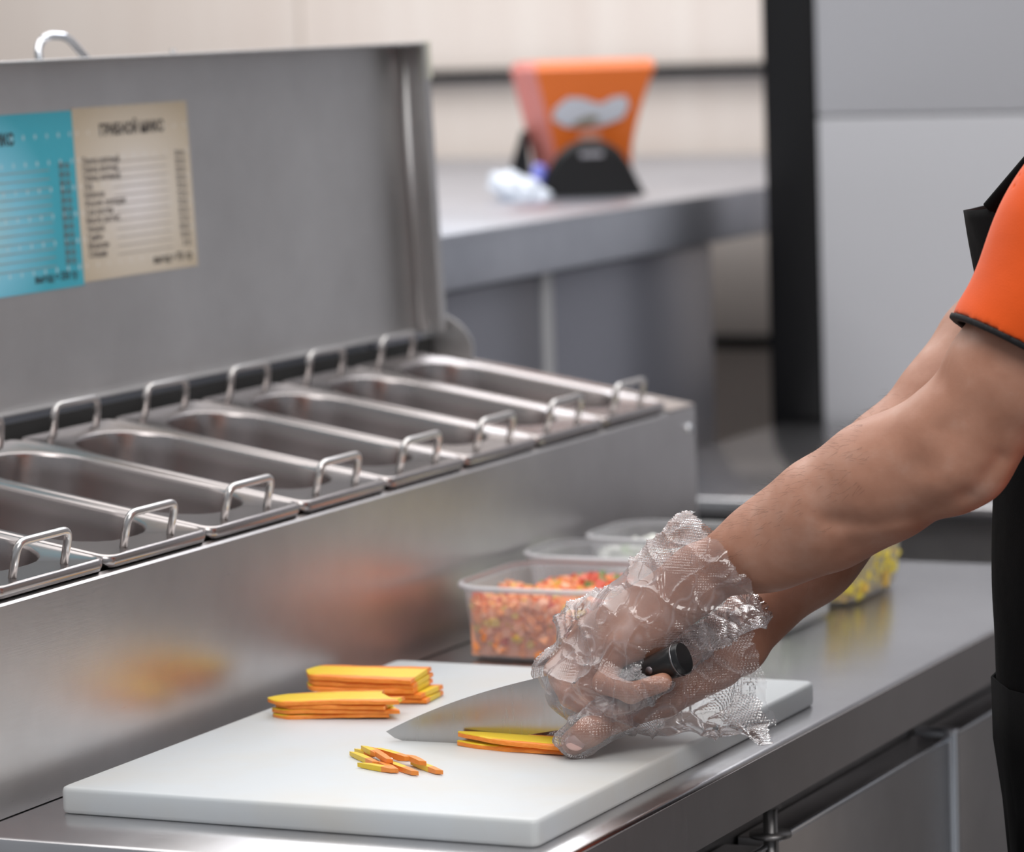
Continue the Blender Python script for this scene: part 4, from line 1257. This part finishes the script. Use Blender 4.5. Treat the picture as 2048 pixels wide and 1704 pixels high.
g2 = glove('glove', gf, .0030, (0.5073, 0.4400, 0.9927), (0.5308, 0.4200, 0.8985), (0.4365, 0.3800, 0.9397), .0016, 8, folds=((.3, 0, 1), (.7, .2, 1), (1, .4, -.4), (0, -.8, 1), (.9, 0, -.5)))

# nails of the gloved far hand
def nail(c, r, ax, parent):
    bm = bmesh.new(); bmesh.ops.create_uvsphere(bm, u_segments=16, v_segments=10, radius=1)
    for v in bm.verts: v.co = Vector((v.co.x*r[0], v.co.y*r[1], v.co.z*r[2]))
    me_o = from_bm('nail', bm, m_nail, parent, True)
    me_o.location = c; me_o.rotation_euler = ax
m_nail = mat('nail', (.62, .40, .36), .25, 0, .6)
nail((0.4024, 0.2990, 0.9080), (.0085, .0022, .0065), (math.radians(-18), math.radians(12), math.radians(24)), person)

# short dark hairs on both forearms
hv = []; hf = []
rh = np.random.RandomState(5)
for Vv, Ff, a, b, n in ((parts[0][0], parts[0][1], np.array((0.5148, 0.3970, 1.0552)), np.array((0.6601, 0.3900, 1.1353)), 520), (parts[1][0], parts[1][1], np.array((0.5096, 0.5000, 1.0092)), np.array((0.6101, 0.6000, 1.1519)), 520)):
    q = Vv[Ff]; cen = q.mean(1); nr_ = np.cross(q[:, 2]-q[:, 0], q[:, 3]-q[:, 1]); nr_ /= np.linalg.norm(nr_, axis=1)[:, None]+1e-12
    ax_ = (b-a)/np.linalg.norm(b-a); t = (cen-a)@ax_
    ok = np.where((t > 0) & (t < np.linalg.norm(b-a)) & (nr_[:, 2] > -.1))[0]
    for i in rh.choice(ok, n, replace=False):
        p = cen[i]; d = nr_[i]*.45-ax_*.8+rh.normal(size=3)*.22; d /= np.linalg.norm(d); L = rh.uniform(.005, .011)
        sd = np.cross(d, nr_[i]); sd = sd/(np.linalg.norm(sd)+1e-9)*.00006
        o_ = len(hv)
        m_p = p+d*L*.5+nr_[i]*L*.08
        hv += [p-sd, p+sd, m_p+sd*.8, m_p-sd*.8, p+d*L, p+nr_[i]*.00008, m_p+nr_[i]*.00008]
        hf += [(o_, o_+1, o_+2, o_+3), (o_+3, o_+2, o_+4), (o_+1, o_+5, o_+6, o_+2), (o_+5, o_, o_+3, o_+6), (o_+2, o_+6, o_+4), (o_+6, o_+3, o_+4)]
hr = add_mesh('arm_hair', hv, hf, mat('hair_brown', (.05, .03, .02), .6), person, False)
hr['kind'] = 'stuff'
